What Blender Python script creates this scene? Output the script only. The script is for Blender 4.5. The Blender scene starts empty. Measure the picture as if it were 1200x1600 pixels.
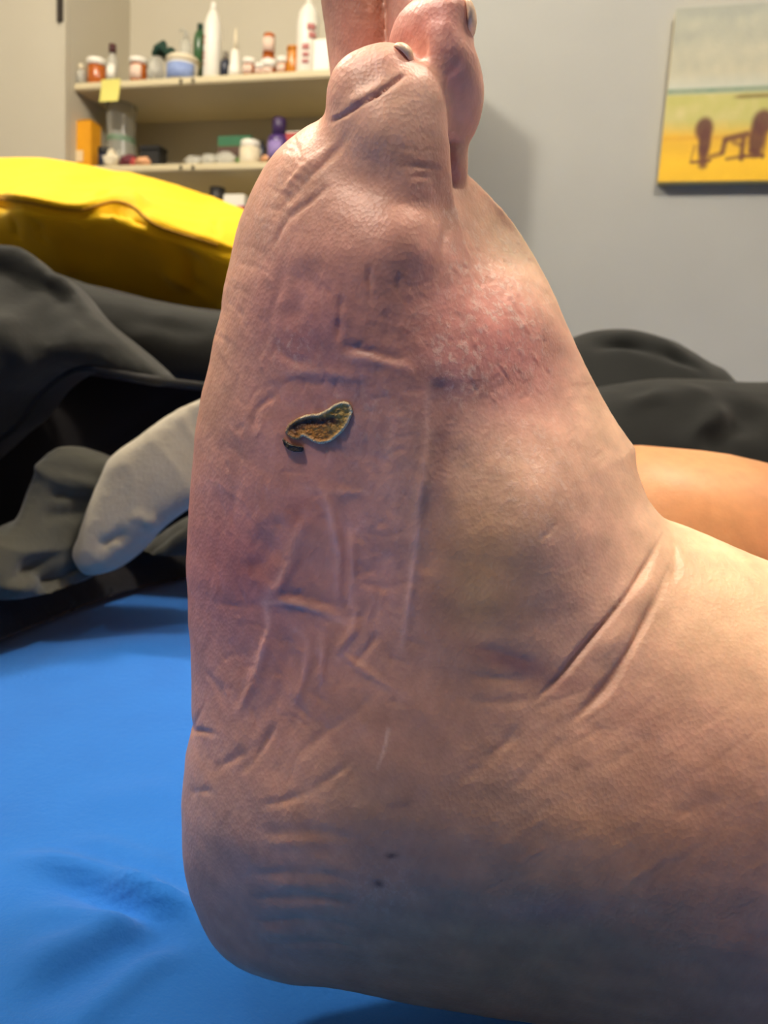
import bpy, bmesh, math, random
import numpy as np
from mathutils import Vector, Matrix
from mathutils.bvhtree import BVHTree

# ------------------------------------------------------------------ camera
F = 1208.0                       # focal length in pixels of the 1200x1600 frame
PITCH, ROLL, CAM_H = math.radians(8.0), math.radians(3.5), 0.163
CAM = Vector((0, 0, CAM_H))
fwd = Vector((0, math.cos(PITCH), -math.sin(PITCH)))
up0 = Vector((0, math.sin(PITCH), math.cos(PITCH)))
rt0 = Vector((1, 0, 0))
UP = up0 * math.cos(ROLL) - rt0 * math.sin(ROLL)
RT = rt0 * math.cos(ROLL) + up0 * math.sin(ROLL)
scene = bpy.context.scene
col = scene.collection
cd = bpy.data.cameras.new('camera')
cam = bpy.data.objects.new('camera', cd)
col.objects.link(cam)
cd.sensor_fit = 'VERTICAL'
cd.sensor_height = 36.0
cd.lens = F / 1600 * 36.0
cd.clip_start = 0.01
cd.dof.use_dof = True
cd.dof.focus_distance = 0.172
cd.dof.aperture_fstop = 24.0
cam.matrix_world = Matrix(((RT.x, UP.x, -fwd.x, CAM.x), (RT.y, UP.y, -fwd.y, CAM.y),
                           (RT.z, UP.z, -fwd.z, CAM.z), (0, 0, 0, 1)))
scene.camera = cam

# ------------------------------------------------------------------ light
def C(r, g, b, a=1.0):
    f = lambda v: (v / 255 / 12.92) if v <= 10 else ((v / 255 + 0.055) / 1.055) ** 2.4
    return (f(r), f(g), f(b), a)

w = bpy.data.worlds.new('world')
scene.world = w
w.use_nodes = True
w.node_tree.nodes['Background'].inputs[0].default_value = (1.0, 0.9, 0.78, 1)
w.node_tree.nodes['Background'].inputs[1].default_value = 0.25

def bulb(name, loc, power, size, color):
    ld = bpy.data.lights.new(name, 'POINT')
    ld.energy = power
    ld.shadow_soft_size = size
    ld.color = color
    o = bpy.data.objects.new(name, ld)
    col.objects.link(o)
    o.location = loc
    return o
bulb('ceiling_bulb', (-0.88, 0.86, 1.66), 34, 0.06, (1.0, 0.89, 0.74))
bulb('ceiling_bulb', (0.50, 0.46, 1.66), 24, 0.07, (1.0, 0.89, 0.74))
sl = bpy.data.lights.new('added_foot_spot', 'SPOT')      # added spotlight with no lamp body, brightening the upper foot
sl.energy = 19; sl.color = (1.0, 0.87, 0.74); sl.shadow_soft_size = 0.06
sl.spot_size = math.radians(65); sl.spot_blend = 0.7
so = bpy.data.objects.new('added_foot_spot', sl); col.objects.link(so)
so.location = (-0.34, -0.06, 1.02)
so.rotation_euler = (Vector((0.22, 0.45, 0.42)) - Vector(so.location)).to_track_quat('-Z', 'Y').to_euler()

scene.view_settings.view_transform = 'Standard'
scene.view_settings.look = 'None'
scene.view_settings.gamma = 1.0
scene.view_settings.use_curve_mapping = False
scene.view_settings.exposure = 1.08
scene.cycles.use_denoising = True
scene.cycles.sample_clamp_indirect = 4.0

# ------------------------------------------------------------------ helpers
def at(px, py, Y):
    d = fwd + RT * ((px - 600) / F) - UP * ((py - 800) / F)
    return CAM + d * (Y / d.y)

rng = np.random.default_rng(7)
random.seed(7)

def tag(o, label=None, cat=None, group=None, kind=None):
    if label: o['label'] = label
    if cat: o['category'] = cat
    if group: o['group'] = group
    if kind: o['kind'] = kind
    return o

def link(name, me, m=None, parent=None):
    o = bpy.data.objects.new(name, me)
    col.objects.link(o)
    if m: me.materials.append(m)
    if parent:
        o.parent = parent
        o.matrix_parent_inverse = Matrix.Translation(parent.location).inverted() if False else Matrix.Identity(4)
    return o

def empty(name, loc=(0, 0, 0), rz=0.0):
    o = bpy.data.objects.new(name, None)
    col.objects.link(o)
    o.empty_display_size = 0.02
    o.location = loc
    o.rotation_euler = (0, 0, rz)
    return o

def smooth(me):
    me.polygons.foreach_set('use_smooth', np.ones(len(me.polygons), dtype=bool))
    me.update()

def mesh_np(name, v, f):
    """v (n,3), f (m,4) quads"""
    me = bpy.data.meshes.new(name)
    v = np.asarray(v, dtype=np.float32); f = np.asarray(f, dtype=np.int32)
    k = f.shape[1]
    me.vertices.add(len(v)); me.vertices.foreach_set('co', v.ravel())
    me.loops.add(f.size); me.loops.foreach_set('vertex_index', f.ravel())
    me.polygons.add(len(f))
    me.polygons.foreach_set('loop_start', np.arange(0, f.size, k, dtype=np.int32))
    me.update(calc_edges=True)
    me.validate()
    smooth(me)
    return me

# --- materials
def mat(name, rgb, rough=0.6, rgb2=None, scale=40.0, bump=0.0, bscale=200.0, metal=0.0, trans=0.0, alpha=1.0, sheen=0.0, spec=0.5, coat=0.0):
    m = bpy.data.materials.new(name)
    m.use_nodes = True
    nt = m.node_tree; N = nt.nodes; L = nt.links
    b = N['Principled BSDF']
    b.inputs['Roughness'].default_value = rough
    b.inputs['Metallic'].default_value = metal
    b.inputs['Transmission Weight'].default_value = trans
    b.inputs['Alpha'].default_value = alpha
    b.inputs['Specular IOR Level'].default_value = spec
    b.inputs['Coat Weight'].default_value = coat
    if sheen:
        b.inputs['Sheen Weight'].default_value = sheen
    tc = N.new('ShaderNodeTexCoord')
    no = N.new('ShaderNodeTexNoise'); no.inputs['Scale'].default_value = scale; no.inputs['Detail'].default_value = 4
    L.new(tc.outputs['Object'], no.inputs['Vector'])
    mx = N.new('ShaderNodeMix'); mx.data_type = 'RGBA'
    c1 = C(*rgb)
    c2 = C(*rgb2) if rgb2 else tuple(min(1, x * 0.86) for x in c1[:3]) + (1,)
    mx.inputs[6].default_value = c1; mx.inputs[7].default_value = c2
    L.new(no.outputs['Fac'], mx.inputs[0])
    L.new(mx.outputs[2], b.inputs['Base Color'])
    if bump:
        n2 = N.new('ShaderNodeTexNoise'); n2.inputs['Scale'].default_value = bscale; n2.inputs['Detail'].default_value = 3
        L.new(tc.outputs['Object'], n2.inputs['Vector'])
        bp = N.new('ShaderNodeBump'); bp.inputs['Strength'].default_value = bump; bp.inputs['Distance'].default_value = 0.002
        L.new(n2.outputs['Fac'], bp.inputs['Height']); L.new(bp.outputs['Normal'], b.inputs['Normal'])
    return m

def weave_mat(name, rgb, rgb2, rough, wscale, bump, sheen=0.2, mottle=25.0):
    """woven / knitted cloth: two crossed wave textures as fine relief"""
    m = mat(name, rgb, rough, rgb2, mottle, 0, 0, sheen=sheen, spec=0.2)
    nt = m.node_tree; N = nt.nodes; L = nt.links; b = N['Principled BSDF']
    tc = N['Texture Coordinate']
    n3 = N.new('ShaderNodeTexNoise'); n3.inputs['Scale'].default_value = wscale * 2.2; n3.inputs['Detail'].default_value = 4
    n4 = N.new('ShaderNodeTexNoise'); n4.inputs['Scale'].default_value = wscale * .8; n4.inputs['Detail'].default_value = 3
    a2 = N.new('ShaderNodeMath'); a2.operation = 'MULTIPLY_ADD'; a2.inputs[1].default_value = .8
    for n_ in (n3, n4): L.new(tc.outputs['Object'], n_.inputs['Vector'])
    L.new(n3.outputs['Fac'], a2.inputs[0]); L.new(n4.outputs['Fac'], a2.inputs[2])
    bp = N.new('ShaderNodeBump'); bp.inputs['Strength'].default_value = bump; bp.inputs['Distance'].default_value = 0.0005
    L.new(a2.outputs[0], bp.inputs['Height']); L.new(bp.outputs['Normal'], b.inputs['Normal'])
    return m

def attr_mat(name, rough=0.6, bump=0.2, bscale=300.0):
    m = mat(name, (200, 200, 200), rough, None, 40, bump, bscale)
    nt = m.node_tree; b = nt.nodes['Principled BSDF']
    a = nt.nodes.new('ShaderNodeAttribute'); a.attribute_name = 'tint'
    nt.links.new(a.outputs['Color'], b.inputs['Base Color'])
    return m

def set_tint(me, rgb):
    a = me.color_attributes.new('tint', 'FLOAT_COLOR', 'POINT')
    out = np.ones((len(me.vertices), 4), dtype=np.float32); out[:, :3] = rgb
    a.data.foreach_set('color', out.ravel())

def srgb_lin(c):
    c = np.asarray(c, dtype=np.float64) / 255
    return np.where(c <= 0.04045, c / 12.92, ((c + 0.055) / 1.055) ** 2.4)

# --- implicit surfaces
def poly_sd(poly, X, Z):
    """signed distance (positive inside) to a closed polygon on arrays X, Z"""
    P = np.asarray(poly, dtype=np.float64)
    d2 = np.full(X.shape, 1e9); inside = np.zeros(X.shape, dtype=bool)
    n = len(P)
    for i in range(n):
        ax, az = P[i]; bx, bz = P[(i + 1) % n]
        ex, ez = bx - ax, bz - az
        l2 = ex * ex + ez * ez + 1e-18
        t = np.clip(((X - ax) * ex + (Z - az) * ez) / l2, 0, 1)
        dx = X - ax - t * ex; dz = Z - az - t * ez
        d2 = np.minimum(d2, dx * dx + dz * dz)
        c = (az > Z) != (bz > Z)
        with np.errstate(divide='ignore', invalid='ignore'):
            xi = ax + (Z - az) * ex / (ez if abs(ez) > 1e-15 else 1e-15)
        inside ^= c & (X < xi)
    d = np.sqrt(d2)
    return np.where(inside, d, -d)

def round_poly(pts, n=3):
    """Chaikin-free: closed Catmull-Rom through points with n subdivisions"""
    P = np.asarray(pts, dtype=np.float64); out = []
    m = len(P)
    for i in range(m):
        p0, p1, p2, p3 = P[i - 1], P[i], P[(i + 1) % m], P[(i + 2) % m]
        for k in range(n):
            t = k / n
            out.append(0.5 * ((2 * p1) + (-p0 + p2) * t + (2 * p0 - 5 * p1 + 4 * p2 - p3) * t * t + (-p0 + 3 * p1 - 3 * p2 + p3) * t ** 3))
    return np.array(out)

def curve(pts, n=6):
    P = np.asarray(pts, dtype=np.float64)
    if len(P) < 3: return P
    Q = np.vstack([2 * P[0] - P[1], P, 2 * P[-1] - P[-2]]); out = []
    for i in range(1, len(Q) - 2):
        p0, p1, p2, p3 = Q[i - 1], Q[i], Q[i + 1], Q[i + 2]
        for k in range(n):
            t = k / n
            out.append(0.5 * ((2 * p1) + (-p0 + p2) * t + (2 * p0 - 5 * p1 + 4 * p2 - p3) * t * t + (-p0 + 3 * p1 - 3 * p2 + p3) * t ** 3))
    out.append(P[-1])
    return np.array(out)

def blur2(a, sig):
    r = int(3 * sig) + 1
    k = np.exp(-0.5 * (np.arange(-r, r + 1) / sig) ** 2); k /= k.sum()
    p = np.pad(a, r, mode='edge')
    p = np.apply_along_axis(lambda v: np.convolve(v, k, 'valid'), 0, p)
    return np.apply_along_axis(lambda v: np.convolve(v, k, 'valid'), 1, p)

def rbf(ctrl, X, Z, s=0.05):
    """smooth interpolation of control values (x, z, value...) at X, Z"""
    Pc = np.asarray(ctrl, dtype=np.float64)
    p = Pc[:, :2]; val = Pc[:, 2:]
    n = len(p)
    phi = lambda r2: np.sqrt(r2 + s * s)
    A = phi(((p[:, None] - p[None]) ** 2).sum(-1))
    A = np.block([[A + 1e-6 * np.eye(n), np.ones((n, 1))], [np.ones((1, n)), np.zeros((1, 1))]])
    wts = np.linalg.solve(A, np.vstack([val, np.zeros((1, val.shape[1]))]))
    out = np.zeros(X.shape + (val.shape[1],)) + wts[-1]
    for i in range(n):
        out += phi((X - p[i, 0]) ** 2 + (Z - p[i, 1]) ** 2)[..., None] * wts[i]
    return out[..., 0] if val.shape[1] == 1 else out

def surface_nets(f, org, h):
    nx, ny, nz = f.shape
    ins = f < 0
    cnt = np.zeros((nx - 1, ny - 1, nz - 1), dtype=np.int8)
    for i in (0, 1):
        for j in (0, 1):
            for k in (0, 1):
                cnt += ins[i:nx - 1 + i, j:ny - 1 + j, k:nz - 1 + k]
    act = (cnt > 0) & (cnt < 8)
    ci, cj, ck = np.nonzero(act)
    idx = np.full(act.shape, -1, dtype=np.int32)
    idx[ci, cj, ck] = np.arange(len(ci))
    acc = np.zeros((len(ci), 3)); num = np.zeros(len(ci))
    cs = [(i, j, k) for i in (0, 1) for j in (0, 1) for k in (0, 1)]
    for a in cs:
        for ax in range(3):
            if a[ax] == 1: continue
            b = list(a); b[ax] = 1
            fa = f[ci + a[0], cj + a[1], ck + a[2]]; fb = f[ci + b[0], cj + b[1], ck + b[2]]
            c = (fa < 0) != (fb < 0)
            t = np.where(c, fa / np.where(c, fa - fb, 1), 0)
            for q in range(3):
                acc[:, q] += np.where(c, a[q] + (t if q == ax else 0), 0)
            num += c
    v = acc / num[:, None] + np.stack([ci, cj, ck], 1)
    v = v * h + np.asarray(org)
    faces = []
    for ax in range(3):
        o1, o2 = [(1, 2), (2, 0), (0, 1)][ax]
        sl_a = [slice(1, -1)] * 3; sl_b = [slice(1, -1)] * 3
        sl_a[ax] = slice(0, -1); sl_b[ax] = slice(1, None)
        A = ins[tuple(sl_a)]; B = ins[tuple(sl_b)]
        g = np.argwhere(A != B)
        off = np.ones(3, dtype=int); off[ax] = 0
        g = g + off
        def cell(d1, d2):
            q = g.copy(); q[:, o1] += d1; q[:, o2] += d2
            return idx[q[:, 0], q[:, 1], q[:, 2]]
        quad = np.stack([cell(-1, -1), cell(0, -1), cell(0, 0), cell(-1, 0)], 1)
        fl = B[tuple((g - off).T)]
        quad[fl] = quad[fl][:, ::-1]
        faces.append(quad)
    return v, np.vstack(faces)

def taubin(v, f, it=6):
    e = np.vstack([f[:, [0, 1]], f[:, [1, 2]], f[:, [2, 3]], f[:, [3, 0]]])
    n = len(v)
    deg = np.bincount(e[:, 0], minlength=n) + np.bincount(e[:, 1], minlength=n)
    for i in range(it):
        lam = 0.5 if i % 2 == 0 else -0.52
        s = np.zeros_like(v)
        for q in range(3):
            s[:, q] = np.bincount(e[:, 0], v[e[:, 1], q], minlength=n) + np.bincount(e[:, 1], v[e[:, 0], q], minlength=n)
        v = v + lam * (s / deg[:, None] - v)
    return v

def mesh_quads(me):
    f = np.empty(len(me.loops), dtype=np.int32); me.loops.foreach_get('vertex_index', f)
    return f.reshape(-1, 4)

def subdiv_np(v, f):
    n = len(v)
    e = np.stack([f, np.roll(f, -1, 1)], 2)
    key = np.minimum(e[..., 0], e[..., 1]).astype(np.int64) * n + np.maximum(e[..., 0], e[..., 1])
    uk, inv = np.unique(key.ravel(), return_inverse=True)
    inv = inv.reshape(f.shape)
    ep = 0.5 * (v[uk // n] + v[uk % n]); fp = v[f].mean(1)
    E0 = n + inv; F0 = n + len(uk) + np.arange(len(f))
    q = [np.stack([f[:, i], E0[:, i], F0, E0[:, i - 1]], 1) for i in range(4)]
    return np.vstack([v, ep, fp]), np.vstack(q)

def fine(name, v, q, levels=1, it=4):
    for _ in range(levels):
        v, q = subdiv_np(v, q); v = taubin(v, q, it)
    return mesh_np(name, v, q)

def subdivided(me, levels=1):
    o = bpy.data.objects.new('tmp', me)
    col.objects.link(o)
    md = o.modifiers.new('s', 'SUBSURF'); md.levels = levels; md.render_levels = levels
    dg = bpy.context.evaluated_depsgraph_get()
    m2 = bpy.data.meshes.new_from_object(o.evaluated_get(dg))
    bpy.data.objects.remove(o)
    bpy.data.meshes.remove(me)
    smooth(m2)
    return m2

def get_co(me):
    v = np.empty(len(me.vertices) * 3, dtype=np.float32); me.vertices.foreach_get('co', v)
    return v.reshape(-1, 3).astype(np.float64)

def get_no(me):
    v = np.empty(len(me.vertices) * 3, dtype=np.float32); me.vertex_normals.foreach_get('vector', v)
    return v.reshape(-1, 3).astype(np.float64)

def put_co(me, v):
    me.vertices.foreach_set('co', v.astype(np.float32).ravel()); me.update()

_NZ = [(rng.normal(size=3), rng.uniform(0, 6.28)) for _ in range(40)]
def wob(v, freq, k0=0, k=10):
    """smooth pseudo-noise from summed sines"""
    out = np.zeros(len(v))
    for d, ph in _NZ[k0:k0 + k]:
        out += np.sin((v @ d) * freq + ph)
    return out / math.sqrt(k)

class Shape:
    """a body swollen from an outline: poly in world (x, z), mid-plane yc, front/back half depth"""
    def __init__(self, poly, yc, yf, yb, L, sig=0.007):
        self.poly, self.yc, self.yf, self.yb, self.L, self.sig = poly, yc, yf, yb, L, sig
    def fields(self, xs, zs, h):
        X, Z = np.meshgrid(xs, zs, indexing='ij')
        d = poly_sd(self.poly, X, Z)
        u = np.where(d > 0, 1 - np.exp(-np.maximum(d, 0) / self.L), d / self.L)
        if self.sig:
            ub = blur2(u, self.sig / h)
            t = np.clip((d - 1.0 * self.sig) / (2.2 * self.sig), 0, 1); t = t * t * (3 - 2 * t)
            u = u * (1 - t) + ub * t
        ev = lambda q: (q(X, Z) if callable(q) else np.full(X.shape, float(q)))
        return u, ev(self.yc), ev(self.yf), ev(self.yb)
    def value(self, xs, ys, zs, h):
        u, yc, yf, yb = self.fields(xs, zs, h)
        y = ys[None, :, None] - yc[:, None, :]
        half = np.where(y < 0, (yc - yf)[:, None, :], (yb - yc)[:, None, :])
        s = np.maximum(half, 0.004)
        return (np.sqrt((y / s) ** 2 + np.maximum(1 - u[:, None, :], 0)) - 1) * np.minimum(s, self.L * 2.0)

def smin(a, b, k):
    hh = np.clip(0.5 + 0.5 * (b - a) / k, 0, 1)
    return b + (a - b) * hh - k * hh * (1 - hh)

def inflate(name, pts, Y, yf, yb, L, h, sig=0.02, levels=1, rnd=3):
    """single swollen body from pixel outline pts at depth Y"""
    P = round_poly([(lambda p: (p.x, p.z))(at(px, py, Y)) for px, py in pts], rnd)
    x0, z0 = P.min(0) - 4 * h; x1, z1 = P.max(0) + 4 * h
    if callable(yf):
        y0 = yf.lo - 4 * h
    else:
        y0 = yf - 4 * h
    xs = np.arange(x0, x1, h); zs = np.arange(z0, z1, h); ys = np.arange(y0, yb + 4 * h, h)
    f = Shape(P, Y, yf, yb, L, sig).value(xs, ys, zs, h)
    v, q = surface_nets(f, (xs[0], ys[0], zs[0]), h)
    v = taubin(v, q, 14)
    return fine(name, v, q, levels)

class Depth:
    """front depth given at pixels: list of (px, py, Y)"""
    def __init__(self, ctrl, s=0.05):
        self.c = [(lambda p: (p.x, p.z, Y))(at(px, py, Y)) for px, py, Y in ctrl]
        self.s = s; self.lo = min(c[2] for c in ctrl)
    def __call__(self, X, Z):
        return np.maximum(rbf(self.c, X, Z, self.s), self.lo - 0.01)

def seg_dist(V2, P, cut=None):
    """distance of points V2 (n,2) to polyline P and its parameter 0..1; beyond cut only a large number"""
    if cut is not None:
        lo = P.min(0) - cut; hi = P.max(0) + cut
        s = np.nonzero(((V2 > lo) & (V2 < hi)).all(1))[0]
        B = np.full(len(V2), 1e3); T = np.zeros(len(V2)); S = np.zeros(len(V2))
        if len(s): B[s], T[s], S[s] = seg_dist(V2[s], P)
        return B, T, S
    best = np.full(len(V2), 1e9); par = np.zeros(len(V2)); side = np.zeros(len(V2))
    ln = np.concatenate([[0], np.cumsum(np.linalg.norm(np.diff(P, axis=0), axis=1))])
    for i in range(len(P) - 1):
        e = P[i + 1] - P[i]; l2 = (e @ e) + 1e-18
        t = np.clip(((V2 - P[i]) @ e) / l2, 0, 1)
        D = V2 - P[i] - t[:, None] * e
        d = np.sqrt((D * D).sum(1))
        m = d < best
        best[m] = d[m]; par[m] = (ln[i] + t[m] * math.sqrt(l2)) / (ln[-1] + 1e-12)
        side[m] = np.sign(e[0] * D[m, 1] - e[1] * D[m, 0])
    return best, par, side

class Decals:
    """places marks given at pixels onto the front of a mesh: each pixel is traced to the surface once and kept as a point on it"""
    def __init__(self, me):
        bm = bmesh.new(); bm.from_mesh(me)
        self.t = BVHTree.FromBMesh(bm); bm.free()
    def hit(self, px, py, Y0):
        d = fwd + RT * ((px - 600) / F) - UP * ((py - 800) / F)
        r = self.t.ray_cast(CAM, d.normalized())
        return r[0] if r[0] is not None else at(px, py, Y0)
    def line(self, pts, Y0):
        return np.array([(lambda p: (p.x, p.z))(self.hit(px, py, Y0)) for px, py in curve(pts, 5)])

def carve(me, dec, lines, Y0, front=True):
    """lines: (pts, width_px, depth_m [+ groove, - ridge], taper)"""
    v = get_co(me); n = get_no(me)
    fr = np.clip(-n[:, 1] * 3 + 0.3, 0, 1) if front else np.ones(len(v))
    disp = np.zeros(len(v))
    pxm = Y0 / F
    for pts, wpx, dep, *solid in lines:
        P = dec.line(pts, Y0); wd = wpx * pxm
        lo = P.min(0) - 3 * wd; hi = P.max(0) + 3 * wd
        s = np.nonzero((v[:, 0] > lo[0]) & (v[:, 0] < hi[0]) & (v[:, 2] > lo[1]) & (v[:, 2] < hi[1]) & (fr > 0))[0]
        if not len(s): continue
        d, t, _ = seg_dist(v[s][:, [0, 2]], P)
        tp = np.clip(np.minimum(t, 1 - t) * 3.2 + 0.02, 0, 1)
        if solid: tp = np.clip(np.minimum(t, 1 - t) * 12 + .3, 0, 1)
        ph = P[0, 0] * 997 + P[0, 1] * 613
        wv = 1 + .22 * np.sin(t * 7.3 + ph) + .12 * np.sin(t * 17.1 + 2 * ph)
        if solid: wv = 1 + .08 * np.sin(t * 9 + ph)
        ww = wd * (1 + .25 * np.sin(t * 11.7 + 3 * ph))
        disp[s] -= dep * np.exp(-(d / ww) ** 2) * tp * tp * (3 - 2 * tp) * np.clip(wv, .2, 1.5) * fr[s]
    put_co(me, v + n * disp[:, None])

def lathe(profile, seg=24):
    """profile: list of (r, z); closed solid of revolution"""
    bm = bmesh.new(); rings = []
    for r, z in profile:
        if r < 1e-6:
            rings.append([bm.verts.new((0, 0, z))])
        else:
            rings.append([bm.verts.new((r * math.cos(2 * math.pi * i / seg), r * math.sin(2 * math.pi * i / seg), z)) for i in range(seg)])
    for a, b in zip(rings, rings[1:]):
        for i in range(seg):
            j = (i + 1) % seg
            if len(a) == 1 and len(b) == 1: continue
            if len(a) == 1: bm.faces.new((a[0], b[j], b[i]))
            elif len(b) == 1: bm.faces.new((a[i], a[j], b[0]))
            else: bm.faces.new((a[i], a[j], b[j], b[i]))
    if len(rings[0]) > 1: bm.faces.new(list(reversed(rings[0])))
    if len(rings[-1]) > 1: bm.faces.new(rings[-1])
    bmesh.ops.recalc_face_normals(bm, faces=bm.faces)
    me = bpy.data.meshes.new('lathe'); bm.to_mesh(me); bm.free()
    smooth(me)
    for p in me.polygons:
        if len(p.vertices) > 4: p.use_smooth = False
    return me

def boxm(sx, sy, sz, bev=0.002, base=True, segs=2, taper=1.0):
    """box mesh centred in x, y; z from 0 when base"""
    bm = bmesh.new(); bmesh.ops.create_cube(bm, size=1)
    for v in bm.verts:
        k = taper if v.co.z > 0 else 1.0
        v.co = Vector((v.co.x * sx * k, v.co.y * sy * k, (v.co.z + (0.5 if base else 0)) * sz))
    if bev:
        bmesh.ops.bevel(bm, geom=bm.edges[:], offset=bev, segments=segs, affect='EDGES')
    me = bpy.data.meshes.new('box'); bm.to_mesh(me); bm.free()
    return me

def tube_mesh(P, R, seg=10, squash=None):
    """tube along points P with radii R, capped"""
    P = [Vector(p) for p in P]; bm = bmesh.new(); rings = []
    n = len(P)
    for i in range(n):
        t = (P[min(i + 1, n - 1)] - P[max(i - 1, 0)]).normalized()
        a = t.cross(Vector((0, 0, 1)))
        if a.length < 1e-3: a = t.cross(Vector((0, 1, 0)))
        a.normalize(); b = a.cross(t).normalized()
        k = squash[i] if squash else 1.0
        rings.append([bm.verts.new(P[i] + a * math.cos(2 * math.pi * j / seg) * R[i] + b * math.sin(2 * math.pi * j / seg) * R[i] * k) for j in range(seg)])
    for a, b in zip(rings, rings[1:]):
        for j in range(seg):
            k = (j + 1) % seg
            bm.faces.new((a[j], a[k], b[k], b[j]))
    bm.faces.new(list(reversed(rings[0]))); bm.faces.new(rings[-1])
    bmesh.ops.recalc_face_normals(bm, faces=bm.faces)
    me = bpy.data.meshes.new('tube'); bm.to_mesh(me); bm.free(); smooth(me)
    return me

# ================================================================== the room
YAW = math.radians(15.0)
E = Vector((math.cos(YAW), -math.sin(YAW), 0))      # along the far wall, to the right
NW = Vector((math.sin(YAW), math.cos(YAW), 0))      # into the wall
W0 = at(300, 640, 2.2); W0.z = 0
def wall_hit(px, py, d=0.0):
    """pixel ray against the plane d behind the wall face -> (s, z)"""
    dr = fwd + RT * ((px - 600) / F) - UP * ((py - 800) / F)
    t = (W0 + NW * d - CAM).dot(NW) / dr.dot(NW)
    p = CAM + dr * t
    return (p - W0).dot(E), p.z
def wp(s, d, z):
    return W0 + E * s + NW * d + Vector((0, 0, z))
FLOOR, CEIL = -0.62, 1.85

def wbox(name, s0, s1, d0, d1, z0, z1, m, parent=None, bev=0.0):
    me = boxm(s1 - s0, d1 - d0, z1 - z0, bev)
    o = link(name, me, m, parent)
    p = wp((s0 + s1) / 2, (d0 + d1) / 2, z0)
    if parent:
        o.matrix_parent_inverse = Matrix.Identity(4)
        q = parent.matrix_world.inverted() @ p if False else p
    o.location = p; o.rotation_euler = (0, 0, -YAW)
    return o

M_wall = mat('grey wall paint', (170, 171, 167), 0.75, (162, 163, 159), 6, 0.15, 420)
M_white = mat('cream closet paint', (192, 186, 168), 0.6, (184, 177, 158), 5, 0.1, 300)
M_shelf = mat('cream shelf paint', (214, 202, 166), 0.55, (204, 190, 152), 8, 0.1, 250)
M_ceil = mat('ceiling paint', (225, 220, 208), 0.9, None, 5, 0.3, 200)
M_floor = mat('wood floor', (120, 88, 60), 0.45, (92, 62, 40), 9, 0.1, 60)
M_dark = mat('dark metal', (52, 44, 36), 0.45, (38, 32, 26), 60)

sL = wall_hit(104, 130)[0]                # left jamb of the closet opening
sR = sL + 1.02                            # right jamb, behind the toes
DEP = 0.30
tag(wbox('wall_back', sR, sR + 2.4, 0.0, 0.34, FLOOR, CEIL, M_wall), 'plain grey painted wall behind the bed', None, None, 'structure')
tag(wbox('wall_closet_back', sL - 0.02, sR + 0.02, DEP, DEP + 0.04, FLOOR, CEIL, M_white), None, None, None, 'structure')
tag(wbox('wall_closet_left', sL - 0.02, sL, 0.012, DEP, FLOOR, CEIL, M_white), None, None, None, 'structure')
tag(wbox('wall_left_panel', sL - 1.2, sL - 0.021, 0.0, DEP + 0.04, FLOOR, CEIL, M_white), None, None, None, 'structure')
tag(wbox('trim_1', sL - 0.019, sL - 0.0002, -0.006, 0.0119, FLOOR, CEIL, M_white, None, 0.002), 'cream closet jamb with a dark hinge', None, None, 'structure')
hs, hz = wall_hit(98, 14)
h_ = wbox('hinge', hs - 0.012, hs + 0.008, -0.012, -0.006, hz - 0.037, hz + 0.04, M_dark, None, 0.002)
tr = bpy.data.objects['trim_1']
bpy.context.view_layer.update()
h_.parent = tr; h_.matrix_parent_inverse = tr.matrix_world.inverted()
def plane_box(name, lo, hi, m, label):
    me = boxm(hi[0] - lo[0], hi[1] - lo[1], hi[2] - lo[2], 0)
    o = link(name, me, m); o.location = ((lo[0] + hi[0]) / 2, (lo[1] + hi[1]) / 2, lo[2])
    tag(o, label, None, None, 'structure'); return o
plane_box('floor', (-2.6, -2.4, FLOOR - 0.05), (2.6, 3.2, FLOOR), M_floor, 'brown wooden floor under the bed')
plane_box('ceiling', (-2.6, -2.4, CEIL), (2.6, 3.2, CEIL + 0.05), M_ceil, 'off white ceiling')
plane_box('wall_left', (-2.3, -2.4, FLOOR), (-2.2, 3.2, CEIL), M_wall, 'grey wall on the left of the room')
plane_box('wall_right', (2.2, -2.4, FLOOR), (2.3, 3.2, CEIL), M_wall, 'grey wall on the right of the room')
M_wf = mat('dark bounce-cutting wall', (116, 100, 86), 0.7, (98, 84, 72), 8, 0.2, 120)  # unseen front wall, tone made dark to limit bounce onto the foot
plane_box('wall_front', (-2.2, -2.4, FLOOR), (2.2, -2.3, CEIL), M_wf, 'unseen wall behind the camera, toned dark to cut bounce')

# added closet door behind the toes, put in to throw the soft wall shadow
DOOR_A = math.radians(100)
door = empty('added_door_1', wp(sR - 0.01, -0.012, FLOOR + 0.03))
door.rotation_euler = (0, 0, -YAW - math.radians(78))
tag(door, 'white closet door added behind the toes to shadow the wall', None, None, 'structure')
DW, DH = 0.36, 1.62
o = link('door_panel', boxm(DW, 0.022, DH, 0.002), M_white, door); o.location = (DW / 2, 0, 0)
o = link('knob', lathe([(0, 0), (0.006, 0), (0.006, 0.012), (0.014, 0.02), (0.014, 0.028), (0, 0.032)], 16), M_dark, door)
o.location = (DW - 0.04, -0.011, 0.9); o.rotation_euler = (math.radians(90), 0, 0)

# ================================================================== the person: near leg with its foot, far leg
def P2(pts):
    return [(lambda p: (p.x, p.z))(at(a, b, y)) for a, b, y in pts]

def wy(pts, y):
    return [(a, b, y) for a, b in pts]

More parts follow.
